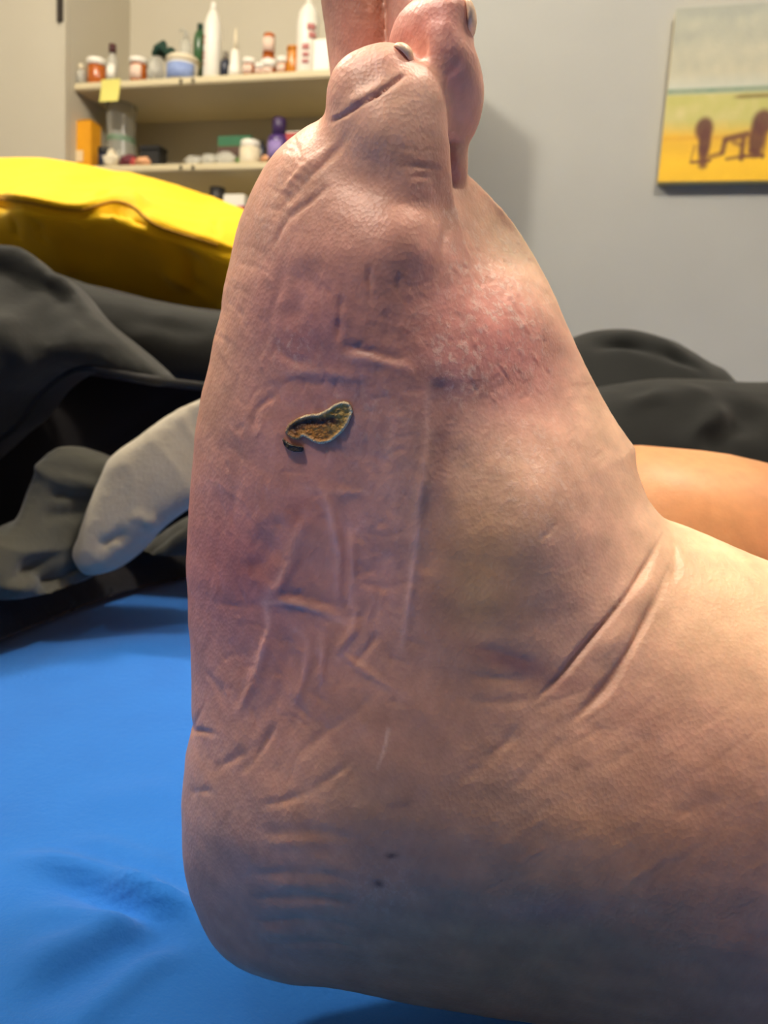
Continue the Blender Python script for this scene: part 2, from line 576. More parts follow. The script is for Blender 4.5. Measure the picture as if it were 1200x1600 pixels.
body_px = [(522, 186), (495, 198), (470, 213), (430, 248), (400, 295), (376, 350), (361, 410), (350, 460), (346, 490), (335, 540), (321, 600), (309, 660),
           (303, 720), (298, 790), (293, 870), (296, 940), (300, 1000), (302, 1060), (304, 1115), (301, 1138), (296, 1160), (290, 1205), (286, 1260),
           (287, 1320), (296, 1375), (313, 1425), (338, 1464), (372, 1492), (412, 1507), (460, 1515), (510, 1515), (560, 1519), (620, 1529), (700, 1538),
           (800, 1546), (900, 1556), (1000, 1567), (1100, 1580), (1200, 1594), (1400, 1616), (1700, 1625), (2300, 1640), (2500, 1400), (2400, 1000),
           (2000, 960), (1500, 930), (1300, 905), (1200, 875), (1130, 846), (1080, 826), (1042, 812), (1027, 800), (1010, 778), (1000, 754), (993, 728), (992, 700),
           (981, 684), (962, 655), (932, 605), (901, 545), (870, 475), (836, 402), (801, 346), (770, 312), (738, 280), (715, 262), (690, 225), (640, 180), (580, 170)]
yrim = Depth([(350, 480, .212), (300, 900, .208), (290, 1250, .200), (400, 1500, .196), (800, 1545, .198), (1200, 1594, .200), (2300, 1640, .215), (2300, 960, .215),
              (1200, 875, .207), (1030, 805, .207), (930, 605, .210), (800, 345, .213), (700, 250, .208), (520, 190, .206), (600, 800, .207), (800, 1200, .203)], 0.06)
bpts = []
for a, b in body_px:
    p = at(a, b, .205)
    Y = float(yrim(np.array([p.x]), np.array([p.z]))[0])
    p = at(a, b, Y); bpts.append((p.x, p.z))
yfront = Depth([(430, 300, .176), (520, 260, .172), (620, 290, .168), (690, 330, .172), (730, 360, .181), (790, 420, .186), (420, 430, .176), (540, 430, .168), (650, 430, .168),
                (400, 560, .178), (520, 560, .171), (640, 560, .168), (700, 600, .170), (790, 560, .176), (870, 600, .184),
                (370, 740, .181), (480, 740, .175), (580, 740, .171), (655, 740, .1675), (720, 740, .169), (850, 740, .170), (940, 760, .178),
                (370, 930, .181), (480, 930, .175), (580, 930, .172), (640, 930, .1685), (720, 930, .166), (850, 930, .166), (950, 930, .170), (1030, 930, .171),
                (370, 1130, .176), (480, 1130, .170), (620, 1130, .165), (800, 1130, .163), (950, 1130, .163), (1100, 1050, .163),
                (370, 1330, .170), (500, 1330, .162), (650, 1330, .159), (850, 1330, .157), (1100, 1300, .155),
                (420, 1450, .173), (600, 1470, .166), (850, 1470, .162), (1100, 1500, .158), (1180, 920, .172), (1400, 1250, .152), (1400, 1000, .160), (2200, 1300, .16)], 0.03)
yfront.c = [(x_, z_, y_ + np.clip((z_ - .13) * .055, -.009, .009)) for x_, z_, y_ in yfront.c]
yfront.lo -= .008
h = 0.0011
xs = np.arange(-0.064, 0.31, h); ys = np.arange(0.138, 0.285, h); zs = np.arange(-0.016, 0.335, h)
yback = Depth([(350, 400, .245), (600, 300, .245), (800, 400, .240), (350, 900, .250), (600, 900, .255), (900, 900, .255), (400, 1300, .238), (700, 1300, .245), (1200, 1200, .258), (2200, 1300, .275)], 0.05)
zs = zs.astype(np.float32); xs = xs.astype(np.float32); ys = ys.astype(np.float32)
body = Shape(np.array(round_poly(bpts, 3)), yrim, yfront, yback, 0.017, 0.008)
FV = body.value(xs, ys, zs, h).astype(np.float32)

def toe(px, Y, yf, yb, L, k, sig=0.004):
    """smooth-unions a toe, swollen from its own outline at its own depth, into the foot"""
    P = round_poly(P2(wy(px, Y)), 3)
    i0 = max(0, int((P[:, 0].min() - .006 - xs[0]) / h)); i1 = int((P[:, 0].max() + .006 - xs[0]) / h)
    k0 = max(0, int((P[:, 1].min() - .006 - zs[0]) / h)); k1 = min(len(zs), int((P[:, 1].max() + .006 - zs[0]) / h))
    v = Shape(P, Y, yf, yb, L, sig).value(xs[i0:i1], ys, zs[k0:k1], h)
    FV[i0:i1, :, k0:k1] = smin(FV[i0:i1, :, k0:k1], v, k)

# great toe, second, third toe (mostly hidden), fourth toe, little toe
toe([(500, -40), (503, 10), (510, 60), (515, 110), (517, 160), (525, 220), (580, 260), (640, 200), (625, 100), (612, 20), (610, -60), (596, -112), (560, -130), (520, -105)], .245, .222, .268, .009, .003)
toe([(604, -30), (606, 40), (610, 110), (630, 190), (680, 180), (672, 80), (660, -10), (650, -60), (625, -70)], .232, .214, .25, .007, .0015)
toe([(640, 40), (636, 20), (660, -10), (700, -15), (722, 20), (728, 100), (725, 220), (680, 250), (645, 180)], .224, .207, .24, .007, .0015)
toe([(611, 52), (624, 27), (650, 8), (690, 0), (720, 9), (738, 32), (741, 80), (750, 108), (757, 148), (751, 184), (739, 212), (732, 228), (731, 270), (723, 294), (713, 303), (698, 296),
     (660, 250), (640, 200), (622, 120), (608, 78)], .203, Depth([(680, 60, .186), (660, 120, .19), (735, 150, .19), (720, 250, .194), (620, 60, .192)], .01), .222, .0075, .0012)
toe([(514, 190), (510, 150), (518, 115), (540, 90), (575, 74), (606, 69), (632, 77), (648, 97), (668, 107), (686, 127), (696, 158), (701, 205), (705, 255), (707, 300), (700, 345), (680, 395), (640, 430),
     (590, 400), (560, 330), (532, 262), (519, 216)], .190, Depth([(570, 130, .1785), (610, 110, .179), (600, 190, .1755), (660, 160, .178), (650, 250, .1762), (600, 270, .176), (690, 280, .180), (600, 330, .182), (650, 350, .186), (640, 400, .2), (690, 370, .196)], .01), .212, .0085, .005)

v_, q_ = surface_nets(FV, (xs[0], ys[0], zs[0]), h)
del FV
v_ = taubin(v_.astype(np.float64), q_, 10)
v_[:, 2] = np.where(v_[:, 2] < 0.004, 0.004 + (v_[:, 2] - 0.004) * 0.35, v_[:, 2])
# drop the part of the back that is a stray speck: none expected
foot = fine('leg', v_, q_, 1, 4)
FD = Decals(foot)
Y0 = .172
mm = 0.001
# --- broad folds first (pixel widths), then fine lines
broad = [
    ([(516, 190), (535, 180), (555, 168), (590, 147), (622, 124), (632, 116)], 3.4, 0.7 * mm, 1), ([(535, 168), (575, 145), (610, 120)], 11, -0.6 * mm),            # fold under the little toe's pad
    ([(728, 222), (715, 221), (703, 222)], 5, 0.9 * mm),
    ([(707, 200), (708, 250), (712, 300)], 6, 2.5 * mm),
    ([(712, 300), (700, 340), (690, 400), (684, 450)], 9, 0.7 * mm),
    ([(690, 590), (686, 650), (683, 710), (676, 780), (668, 850), (660, 900)], 20, 0.6 * mm, 1),  # furrow beside the sole's outer edge
    ([(668, 640), (664, 720), (654, 800), (648, 870), (640, 940), (624, 1020)], 8, -0.9 * mm),
    ([(480, 762), (506, 772), (523, 830), (530, 890), (528, 950)], 9, -1.1 * mm),
    ([(500, 768), (535, 770), (575, 771)], 6, -0.35 * mm),
    ([(545, 820), (552, 880), (548, 945)], 8, -0.7 * mm),
    ([(537, 800), (541, 870), (540, 940)], 7, 0.6 * mm),
    ([(478, 800), (455, 870), (440, 915), (412, 940)], 12, -0.9 * mm),
    ([(440, 800), (415, 860), (395, 910)], 22, 1.2 * mm),
    ([(410, 943), (450, 942), (500, 955), (538, 972)], 8, -0.7 * mm),
    ([(420, 930), (460, 930), (505, 942), (540, 958)], 7, 0.45 * mm),
    ([(415, 945), (418, 990), (405, 1040), (385, 1090), (360, 1130)], 9, -0.9 * mm),
    ([(440, 975), (450, 1020), (435, 1080), (420, 1130)], 14, 0.8 * mm),
    ([(462, 985), (480, 1005), (475, 1060), (455, 1120)], 7, -0.6 * mm),
    ([(500, 985), (505, 1030), (500, 1080)], 7, -0.7 * mm),
    ([(556, 948), (552, 985), (535, 1010), (528, 1030)], 7, -0.8 * mm),
    ([(592, 985), (575, 1012), (550, 1044)], 6, 0.9 * mm),
    ([(520, 1012), (545, 1030), (580, 1055), (625, 1085)], 6, -0.5 * mm),
    ([(524, 540), (560, 546), (600, 555), (640, 566)], 7, 0.7 * mm),
    ([(530, 556), (580, 562), (630, 575), (665, 582)], 9, -0.5 * mm),
    ([(440, 584), (490, 582), (545, 588), (590, 596)], 9, -0.45 * mm),
    ([(410, 606), (470, 600), (540, 605)], 9, 0.3 * mm),
    ([(575, 405), (577, 440), (578, 482)], 4, 0.7 * mm),
    ([(535, 455), (530, 490), (528, 540)], 5, 0.9 * mm),
    ([(628, 420), (622, 450), (635, 480)], 5, 0.4 * mm),
    ([(500, 400), (470, 450), (450, 520)], 24, 0.8 * mm),
    ([(556, 196), (530, 228), (505, 255), (477, 283), (430, 335)], 7, 0.7 * mm),
    ([(545, 215), (500, 240), (460, 275), (425, 320)], 7, -0.4 * mm),
    ([(520, 285), (490, 310), (448, 345), (425, 395)], 6, 0.6 * mm),
    ([(620, 262), (660, 260), (700, 270)], 5, 0.35 * mm),
    ([(628, 276), (660, 274), (695, 279)], 5, 0.3 * mm),
    ([(440, 610), (400, 640), (395, 680)], 5, 0.5 * mm),
    ([(565, 600), (572, 660), (574, 740)], 6, 0.4 * mm),
    ([(600, 600), (604, 680), (600, 760)], 12, 0.4 * mm),
    ([(330, 720), (345, 800), (340, 880), (352, 960)], 10, 0.3 * mm),
    ([(365, 640), (372, 720), (362, 800), (372, 860)], 9, 0.25 * mm),
    ([(420, 700), (412, 760), (420, 810)], 9, 0.3 * mm),
    ([(590, 790), (585, 850), (592, 920), (580, 980)], 7, 0.3 * mm),
    ([(620, 650), (616, 740), (622, 820), (612, 900)], 9, -0.3 * mm),
    ([(560, 830), (600, 838), (640, 830)], 6, 0.25 * mm),
    ([(545, 905), (590, 918), (635, 915)], 6, 0.3 * mm),
    ([(330, 940), (370, 948), (410, 944)], 6, 0.3 * mm),
    ([(310, 1040), (340, 1075), (350, 1110)], 8, 0.3 * mm),
    ([(450, 1085), (480, 1120), (520, 1140)], 7, 0.3 * mm),
    ([(430, 1120), (410, 1170), (370, 1215)], 6, 0.4 * mm),
    ([(600, 1060), (560, 1110), (500, 1150), (450, 1200)], 7, 0.35 * mm),
    ([(470, 560), (478, 590), (470, 620)], 5, 0.3 * mm),
    ([(555, 560), (562, 600), (560, 640)], 5, 0.35 * mm),
    ([(420, 520), (450, 560), (500, 566)], 7, 0.35 * mm),
    ([(600, 470), (606, 510), (600, 545)], 5, 0.3 * mm),
    ([(500, 430), (496, 470), (508, 510)], 6, 0.3 * mm),
    ([(450, 400), (435, 450), (420, 500), (410, 560)], 8, 0.35 * mm),
    ([(600, 1000), (620, 1060), (612, 1120)], 6, 0.25 * mm),
    # ankle folds
    ([(1034, 832), (1015, 875), (985, 922), (955, 962), (920, 1003), (890, 1040), (868, 1066), (825, 1105)], 5, 1.5 * mm),
    ([(1046, 880), (1035, 915), (1005, 975), (978, 1025), (950, 1070), (905, 1118), (860, 1155)], 6, 1.3 * mm),
    ([(1028, 880), (1005, 925), (970, 985), (930, 1040)], 16, -0.9 * mm),
    ([(1052, 840), (1056, 880), (1050, 920)], 8, 0.5 * mm),
    ([(850, 1045), (810, 1030), (770, 1018), (735, 1012)], 10, 0.45 * mm),
    ([(860, 1050), (800, 1062), (720, 1055)], 8, 0.3 * mm),
    ([(850, 1090), (780, 1098), (700, 1092)], 7, 0.22 * mm),
    ([(830, 1120), (760, 1190), (700, 1230)], 8, 0.4 * mm),
    ([(900, 1140), (850, 1190), (780, 1250)], 8, 0.3 * mm),
    # heel
    ([(320, 1212), (365, 1185), (405, 1165), (432, 1135), (440, 1110)], 7, 0.4 * mm),
    ([(390, 1262), (440, 1252), (480, 1238), (530, 1205), (570, 1170)], 7, 0.4 * mm),
    ([(295, 1140), (320, 1143), (350, 1150)], 5, 0.7 * mm),
    ([(292, 1240), (320, 1236), (340, 1240)], 5, 0.4 * mm),
]
for y_, s_, d_ in ((1300, 0, .3), (1330, 10, .15), (1365, -8, .5), (1403, -5, .6), (1440, 5, .6), (1475, 12, .5)):
    broad.append(([(385 + s_, y_ + 4), (430 + s_, y_), (480 + s_, y_ - 1), (525 + s_, y_ + 4), (575 + s_, y_ + 16)], 9, d_ * mm))
for y_ in (1318, 1383, 1420, 1457):
    broad.append(([(400, y_ + 2), (440, y_), (490, y_), (520, y_ + 3)], 12, -0.3 * mm))
# soft wrinkles of the outer ankle and heel side
rr = random.Random(3)
for i in range(26):
    x0 = rr.uniform(680, 1150); y0 = rr.uniform(1090, 1420)
    ln = rr.uniform(70, 190); sl = rr.uniform(0.35, 0.75)
    broad.append(([(x0, y0), (x0 + ln * .5, y0 - ln * .5 * sl - 4), (x0 + ln, y0 - ln * sl)], rr.uniform(4, 8), rr.choice((.10, .14, -.10)) * mm))
for i in range(46):                                   # creases across the outer ball of the foot
    t = rr.random()
    x0 = 472 - 98 * t + rr.uniform(-16, 22); y0 = 222 + 225 * t + rr.uniform(-12, 12)
    l1 = rr.uniform(7, 20); k1 = rr.uniform(.3, .9)
    broad.append(([(x0 + l1, y0 + l1 * k1), (x0, y0), (x0 - l1 * .9, y0 - l1 * .25)], rr.uniform(2.6, 4.2), rr.uniform(.06, .17) * mm))
for i in range(130):                                   # dry lines over the outer side below the red patch
    x0 = rr.uniform(700, 930); y0 = rr.uniform(600, 860)
    ln = rr.uniform(14, 36)
    broad.append(([(x0, y0), (x0 + ln * .6, y0 - ln * .25), (x0 + ln, y0 - ln * .75)], rr.uniform(2.6, 5), rr.uniform(-.08, .11) * mm))
for i in range(170):                                  # fine skin lines of the sole
    x0 = rr.uniform(340, 650); y0 = rr.uniform(420, 1120); ang = rr.gauss(1.45, .45); ln = rr.uniform(18, 60)
    cx_, cy_ = math.cos(ang) * ln, math.sin(ang) * ln; bd = rr.uniform(-.15, .15) * ln
    broad.append(([(x0, y0), (x0 + cx_ * .5 + bd, y0 + cy_ * .5), (x0 + cx_, y0 + cy_)], rr.uniform(2.8, 5), rr.choice((.16, .2, .12, -.12, -.16)) * mm))
for i in range(60):
    x0 = rr.uniform(340, 640); y0 = rr.uniform(540, 1100); ang = rr.gauss(.05, .3); ln = rr.uniform(18, 60)
    cx_, cy_ = math.cos(ang) * ln, math.sin(ang) * ln
    broad.append(([(x0, y0), (x0 + cx_ * .5, y0 + cy_ * .5 - 3), (x0 + cx_, y0 + cy_)], rr.uniform(2.8, 4.5), rr.choice((.15, .2, -.14)) * mm))
for i in range(90):                                   # scaly texture of the red patch
    x0 = rr.uniform(690, 850); y0 = rr.uniform(360, 620)
    if abs((x0 - 690) - (y0 - 330) * 0.55) > 110: continue
    ln = rr.uniform(10, 30)
    broad.append(([(x0, y0), (x0 + ln * .4, y0 + ln * .5), (x0 + ln * .7, y0 + ln)], rr.uniform(2.5, 4.5), rr.uniform(-.22, .25) * mm))
broad = [(l[0], l[1], l[2] * (.72 if len(l) == 3 else 1)) + tuple(l[3:]) for l in broad]
carve(foot, FD, broad, Y0)
# gentle unevenness of the skin
v = get_co(foot); n = get_no(foot)
v += n * (0.00014 * wob(v, 200, 0, 10) + 0.00003 * wob(v, 900, 10, 14))[:, None]
put_co(foot, v)

# --- skin colour: blush, bruise, callus as smooth patches, heel bottom warmed against blue bounce
skin_c = [(570, 130, 226, 172, 140), (650, 150, 228, 180, 148), (600, 300, 212, 156, 128), (430, 290, 214, 160, 128), (400, 420, 205, 148, 122), (350, 520, 205, 152, 122),
          (470, 480, 196, 134, 122), (560, 480, 190, 132, 114), (640, 470, 196, 138, 118), (330, 640, 200, 146, 116), (400, 640, 204, 144, 124), (520, 720, 212, 150, 130), (330, 760, 204, 140, 120),
          (380, 870, 192, 122, 112), (480, 850, 212, 150, 132), (600, 830, 212, 154, 132), (350, 1000, 190, 132, 120), (450, 1060, 198, 142, 126), (560, 1000, 206, 152, 132), (600, 900, 208, 150, 130),
          (700, 680, 196, 152, 130), (780, 700, 208, 164, 136), (740, 880, 196, 152, 112), (760, 960, 190, 146, 112), (880, 850, 214, 168, 138), (960, 800, 222, 178, 146), (920, 950, 214, 168, 140),
          (760, 320, 232, 190, 150), (830, 430, 236, 194, 156), (780, 520, 220, 150, 132), (850, 600, 222, 162, 140), (920, 640, 232, 188, 152), (700, 420, 214, 156, 134),
          (400, 1350, 192, 146, 120), (320, 1280, 196, 150, 122), (480, 1350, 198, 148, 116), (560, 1280, 176, 140, 116), (640, 1200, 178, 138, 116), (700, 1330, 176, 136, 104), (850, 1200, 192, 148, 120),
          (900, 1350, 188, 140, 100), (1120, 940, 240, 200, 152), (1030, 1000, 226, 180, 142), (1130, 1120, 216, 166, 132), (1000, 1450, 182, 128, 86), (700, 1480, 178, 128, 86), (1150, 1350, 192, 138, 102),
          (680, 80, 222, 160, 136), (740, 150, 226, 178, 146), (560, 30, 176, 122, 100), (620, 20, 196, 144, 120), (715, 260, 206, 156, 128), (1500, 1200, 214, 168, 136)]
cc = []
for a, b, r_, g_, b_ in skin_c:
    p = FD.hit(a, b, .19); cc.append((p.x, p.z) + tuple(srgb_lin((r_, g_, b_))))
tint = rbf(cc, v[:, 0], v[:, 2], 0.012)
blobs = [(465, 530, 42, 26, 0, (150, 92, 92), .5), (395, 890, 60, 46, 20, (150, 92, 92), .5), (470, 800, 34, 26, -30, (160, 84, 78), .45), (700, 600, 34, 26, 0, (126, 110, 118), .6),
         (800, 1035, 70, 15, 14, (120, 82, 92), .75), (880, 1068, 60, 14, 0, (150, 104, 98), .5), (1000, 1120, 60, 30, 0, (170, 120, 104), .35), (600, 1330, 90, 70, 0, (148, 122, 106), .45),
         (690, 710, 16, 110, 3, (160, 112, 104), .5), (410, 480, 40, 60, 20, (166, 106, 100), .4), (790, 1250, 60, 40, 0, (150, 124, 106), .35), (745, 930, 40, 50, 0, (196, 158, 108), .5),
         (790, 500, 90, 60, 50, (224, 142, 130), .45), (690, 520, 40, 80, 0, (206, 136, 124), .4), (860, 1420, 110, 30, -10, (150, 112, 106), .35), (680, 25, 28, 20, 0, (230, 140, 120), .5),
         (612, 1338, 11, 5, -15, (66, 46, 40), .95), (592, 1381, 9, 7, 20, (70, 52, 46), .9), (630, 1255, 26, 7, -20, (120, 100, 94), .5), (560, 650, 70, 14, -10, (206, 150, 124), .3),
         (330, 480, 26, 60, 15, (214, 156, 124), .3), (515, 100, 30, 40, 0, (232, 172, 140), .4)]
xz = v[:, [0, 2]]
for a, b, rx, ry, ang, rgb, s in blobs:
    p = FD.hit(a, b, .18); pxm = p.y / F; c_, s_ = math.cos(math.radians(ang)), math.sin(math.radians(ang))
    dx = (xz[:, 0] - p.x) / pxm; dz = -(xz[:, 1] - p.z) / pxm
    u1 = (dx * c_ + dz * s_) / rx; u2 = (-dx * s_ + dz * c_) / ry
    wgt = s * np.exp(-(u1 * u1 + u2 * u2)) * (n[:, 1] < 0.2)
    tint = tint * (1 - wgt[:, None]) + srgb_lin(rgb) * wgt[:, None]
# paler skin and painted highlights on folds, whitish scratches, shade tinted into ankle creases
for pts, wpx, rgb, s in [([(607, 1140), (600, 1170), (590, 1200)], 2.2, (226, 200, 184), .8), ([(545, 1040), (590, 1060), (630, 1090)], 3, (210, 160, 146), .5),
                         ([(480, 762), (506, 772), (523, 830), (530, 890)], 5, (240, 190, 176), .75), ([(500, 768), (575, 771)], 4, (238, 186, 172), .6), ([(668, 610), (664, 720), (654, 800), (646, 880), (626, 1020)], 5, (236, 190, 172), .65),
                         ([(410, 943), (450, 942), (500, 957), (538, 974)], 5, (242, 194, 178), .75), ([(478, 800), (455, 870), (412, 940)], 8, (230, 178, 166), .55), ([(415, 945), (418, 990), (400, 1050)], 6, (236, 186, 174), .7),
                         ([(500, 985), (505, 1030), (500, 1080)], 5, (228, 176, 166), .65), ([(462, 985), (480, 1005), (475, 1060)], 5, (228, 176, 166), .65), ([(556, 948), (545, 1005), (528, 1030)], 5, (232, 182, 170), .65),
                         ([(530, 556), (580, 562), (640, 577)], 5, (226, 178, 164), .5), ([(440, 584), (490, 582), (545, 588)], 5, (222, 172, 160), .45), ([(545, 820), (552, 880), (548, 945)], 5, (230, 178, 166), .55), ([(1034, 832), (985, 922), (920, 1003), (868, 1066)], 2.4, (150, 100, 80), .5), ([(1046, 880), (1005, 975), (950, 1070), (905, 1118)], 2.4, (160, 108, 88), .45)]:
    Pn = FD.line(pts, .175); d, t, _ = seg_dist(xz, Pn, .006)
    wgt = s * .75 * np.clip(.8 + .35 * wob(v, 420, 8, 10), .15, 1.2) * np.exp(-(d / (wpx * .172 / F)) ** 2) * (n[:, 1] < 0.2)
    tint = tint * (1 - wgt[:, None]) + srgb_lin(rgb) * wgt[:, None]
tint = tint ** .86 * np.array((1.05, .955, .99))
tint *= (1 + 0.05 * wob(v, 330, 5, 12) + 0.03 * wob(v, 1100, 20, 12))[:, None]
# flakes of dry skin: mask for the shader
dry = np.zeros(len(v))
for a, b, rx, ry, ang, s in [(775, 450, 76, 160, -26, 1.0), (720, 560, 50, 80, -30, .9), (560, 650, 120, 60, 0, .25), (460, 545, 40, 30, 0, .55), (850, 730, 90, 110, 0, .55), (600, 1390, 60, 60, 0, .25), (430, 320, 60, 120, 30, .35)]:
    p = FD.hit(a, b, .18); pxm = p.y / F; c_, s_ = math.cos(math.radians(ang)), math.sin(math.radians(ang))
    dx = (xz[:, 0] - p.x) / pxm; dz = -(xz[:, 1] - p.z) / pxm
    dry = np.maximum(dry, s * np.exp(-(((dx * c_ + dz * s_) / rx) ** 2 + ((-dx * s_ + dz * c_) / ry) ** 2)))
dry *= (n[:, 1] < 0.2)
set_tint(foot, np.clip(tint, 0.01, 0.95))
a_ = foot.attributes.new('dry', 'FLOAT', 'POINT'); a_.data.foreach_set('value', dry.astype(np.float32))

def skin_mat(name):
    m = bpy.data.materials.new(name); m.use_nodes = True
    nt = m.node_tree; N = nt.nodes; L = nt.links; b = N['Principled BSDF']
    tc = N.new('ShaderNodeTexCoord')
    at_ = N.new('ShaderNodeAttribute'); at_.attribute_name = 'tint'
    dr = N.new('ShaderNodeAttribute'); dr.attribute_name = 'dry'
    # flakes
    mp = N.new('ShaderNodeMapping'); mp.inputs['Rotation'].default_value = (0, math.radians(55), 0); mp.inputs['Scale'].default_value = (1, 1, .8)
    L.new(tc.outputs['Object'], mp.inputs['Vector'])
    fl = N.new('ShaderNodeTexNoise'); fl.inputs['Scale'].default_value = 520; fl.inputs['Detail'].default_value = 6; fl.inputs['Roughness'].default_value = .7
    L.new(mp.outputs[0], fl.inputs['Vector'])
    mr = N.new('ShaderNodeMapRange'); mr.inputs['From Min'].default_value = .50; mr.inputs['From Max'].default_value = .64
    L.new(fl.outputs['Fac'], mr.inputs['Value'])
    mu = N.new('ShaderNodeMath'); mu.operation = 'MULTIPLY'
    L.new(mr.outputs[0], mu.inputs[0]); L.new(dr.outputs['Fac'], mu.inputs[1])
    mu2 = N.new('ShaderNodeMath'); mu2.operation = 'MULTIPLY'; mu2.inputs[1].default_value = .75
    L.new(mu.outputs[0], mu2.inputs[0])
    mx = N.new('ShaderNodeMix'); mx.data_type = 'RGBA'
    L.new(mu2.outputs[0], mx.inputs[0]); L.new(at_.outputs['Color'], mx.inputs[6]); mx.inputs[7].default_value = C(244, 216, 200)
    # mottling
    no = N.new('ShaderNodeTexNoise'); no.inputs['Scale'].default_value = 140; no.inputs['Detail'].default_value = 5
    L.new(tc.outputs['Object'], no.inputs['Vector'])
    mr2 = N.new('ShaderNodeMapRange'); mr2.inputs['From Min'].default_value = .3; mr2.inputs['From Max'].default_value = .7; mr2.inputs['To Min'].default_value = .9; mr2.inputs['To Max'].default_value = 1.08
    L.new(no.outputs['Fac'], mr2.inputs['Value'])
    vm = N.new('ShaderNodeVectorMath'); vm.operation = 'SCALE'
    L.new(mx.outputs[2], vm.inputs[0]); L.new(mr2.outputs[0], vm.inputs['Scale'])
    L.new(vm.outputs[0], b.inputs['Base Color'])
    b.inputs['Roughness'].default_value = .46
    b.inputs['Specular IOR Level'].default_value = .45
    b.inputs['Subsurface Weight'].default_value = .22
    b.inputs['Subsurface Radius'].default_value = (1.0, .35, .2)
    b.inputs['Subsurface Scale'].default_value = .004
    # skin relief: fine cells plus flakes
    vo = N.new('ShaderNodeTexVoronoi'); vo.inputs['Scale'].default_value = 1100
    L.new(mp.outputs[0], vo.inputs['Vector'])
    n2 = N.new('ShaderNodeTexNoise'); n2.inputs['Scale'].default_value = 480; n2.inputs['Detail'].default_value = 5; n2.inputs['Distortion'].default_value = .6
    L.new(mp.outputs[0], n2.inputs['Vector'])
    ad = N.new('ShaderNodeMath'); ad.operation = 'MULTIPLY_ADD'; ad.inputs[1].default_value = .8
    L.new(vo.outputs['Distance'], ad.inputs[0]); L.new(n2.outputs['Fac'], ad.inputs[2])
    ad2 = N.new('ShaderNodeMath'); ad2.operation = 'MULTIPLY_ADD'; ad2.inputs[1].default_value = 1.6
    L.new(mu.outputs[0], ad2.inputs[0]); L.new(ad.outputs[0], ad2.inputs[2])
    bp = N.new('ShaderNodeBump'); bp.inputs['Strength'].default_value = .32; bp.inputs['Distance'].default_value = .0003
    L.new(ad2.outputs[0], bp.inputs['Height']); L.new(bp.outputs['Normal'], b.inputs['Normal'])
    return m
M_skin = skin_mat('skin')

person = empty('person', (0.0, 0.2, 0.0))
tag(person, 'bare swollen legs of a person lying on blue sheet, one foot sole towards us', 'person')
def under(o, par):
    bpy.context.view_layer.update()
    o.parent = par
    o.matrix_parent_inverse = par.matrix_world.inverted()
    return o
leg = link('leg', foot, M_skin)
leg['label'] = 'foot with sole facing us, brown scab and pink dry patch'
under(leg, person)

# --- scab: irregular dried plate with a pale lifted rim, plus the black chip at its lower end
FD2 = Decals(foot)
def plate(name, outline, hgt, tint_fn, step=1.1):
    O = np.array(round_poly(outline, 4)); lo = O.min(0) - 2; hi = O.max(0) + 2
    gx = np.arange(lo[0], hi[0], step); gy = np.arange(lo[1], hi[1], step)
    GX, GY = np.meshgrid(gx, gy, indexing='ij'); d = poly_sd(O, GX, GY)
    idx = -np.ones(GX.shape, int); V = []; T = []
    for i in range(len(gx)):
        for j in range(len(gy)):
            if d[i, j] > -1.2:
                p = FD2.hit(GX[i, j], GY[i, j], .175)
                hh = hgt(GX[i, j], GY[i, j], d[i, j])
                V.append((p.x, p.y - hh, p.z)); T.append(srgb_lin(tint_fn(GX[i, j], GY[i, j], d[i, j])))
                idx[i, j] = len(V) - 1
    a, b, c, e = idx[:-1, :-1], idx[1:, :-1], idx[1:, 1:], idx[:-1, 1:]
    k = (a >= 0) & (b >= 0) & (c >= 0) & (e >= 0)
    q = np.stack([a[k], e[k], c[k], b[k]], 1)
    me = mesh_np(name, np.array(V), q[:, ::-1]); set_tint(me, np.array(T)); return me
r2 = random.Random(5)
def lerp3(a, b, t): t = max(0, min(1, t)); return tuple(a[i] * (1 - t) + b[i] * t for i in range(3))
crack = curve([(462, 668), (480, 660), (500, 659), (520, 657)], 5)
def scab_h(x, y, d):
    if d < 0: return -0.0006
    dc = np.min(np.hypot(crack[:, 0] - x, crack[:, 1] - y))
    return 0.0006 + 0.00035 * math.exp(-((d - 3.2) / 2.4) ** 2) + 0.00012 * float(wob(np.array([[x, 0, y]]), .4, 9, 12)[0]) - 0.0003 * math.exp(-(dc / 5) ** 2)
def scab_t(x, y, d):
    base = lerp3((196, 128, 50), (186, 152, 76), (x - 480) / 50 + (655 - y) / 50)
    base = lerp3(base, (126, 84, 52), (470 - x) / 25)
    nz = float(wob(np.array([[x, 0, y]]), .16, 3, 12)[0] * .6 + wob(np.array([[x, 0, y]]), .5, 18, 12)[0] * .5)
    base = lerp3(base, (214, 160, 84), .45 * min(1, max(0, nz))); base = lerp3(base, (96, 58, 28), .45 * min(1, max(0, -nz)))
    dc = np.min(np.hypot(crack[:, 0] - x, crack[:, 1] - y))
    base = lerp3(base, (62, 32, 24), 1.15 * math.exp(-(dc / 5.5) ** 2))
    rim = math.exp(-((d - 1.8) / 3.0) ** 2) * (1.0 if x > 470 else .35)
    return lerp3(base, (250, 230, 196), rim * (.9 + .2 * math.sin(x * 1.7 + y)))
scab_px = [(446, 676), (450, 664), (462, 655), (478, 648), (496, 646), (510, 640), (522, 632), (536, 627), (546, 630), (551, 642), (547, 656), (541, 668), (530, 680), (516, 690), (502, 694), (488, 690), (474, 682), (467, 687), (454, 684)]
M_scab = attr_mat('scab', .42, .6, 900)
sc = under(link('scab', plate('scab', scab_px, scab_h, scab_t), M_scab), leg)
sc['label'] = 'dried olive brown scab with pale rim'
chip_px = [(442, 684), (450, 690), (461, 695), (474, 697), (474, 705), (463, 707), (451, 703), (443, 694)]
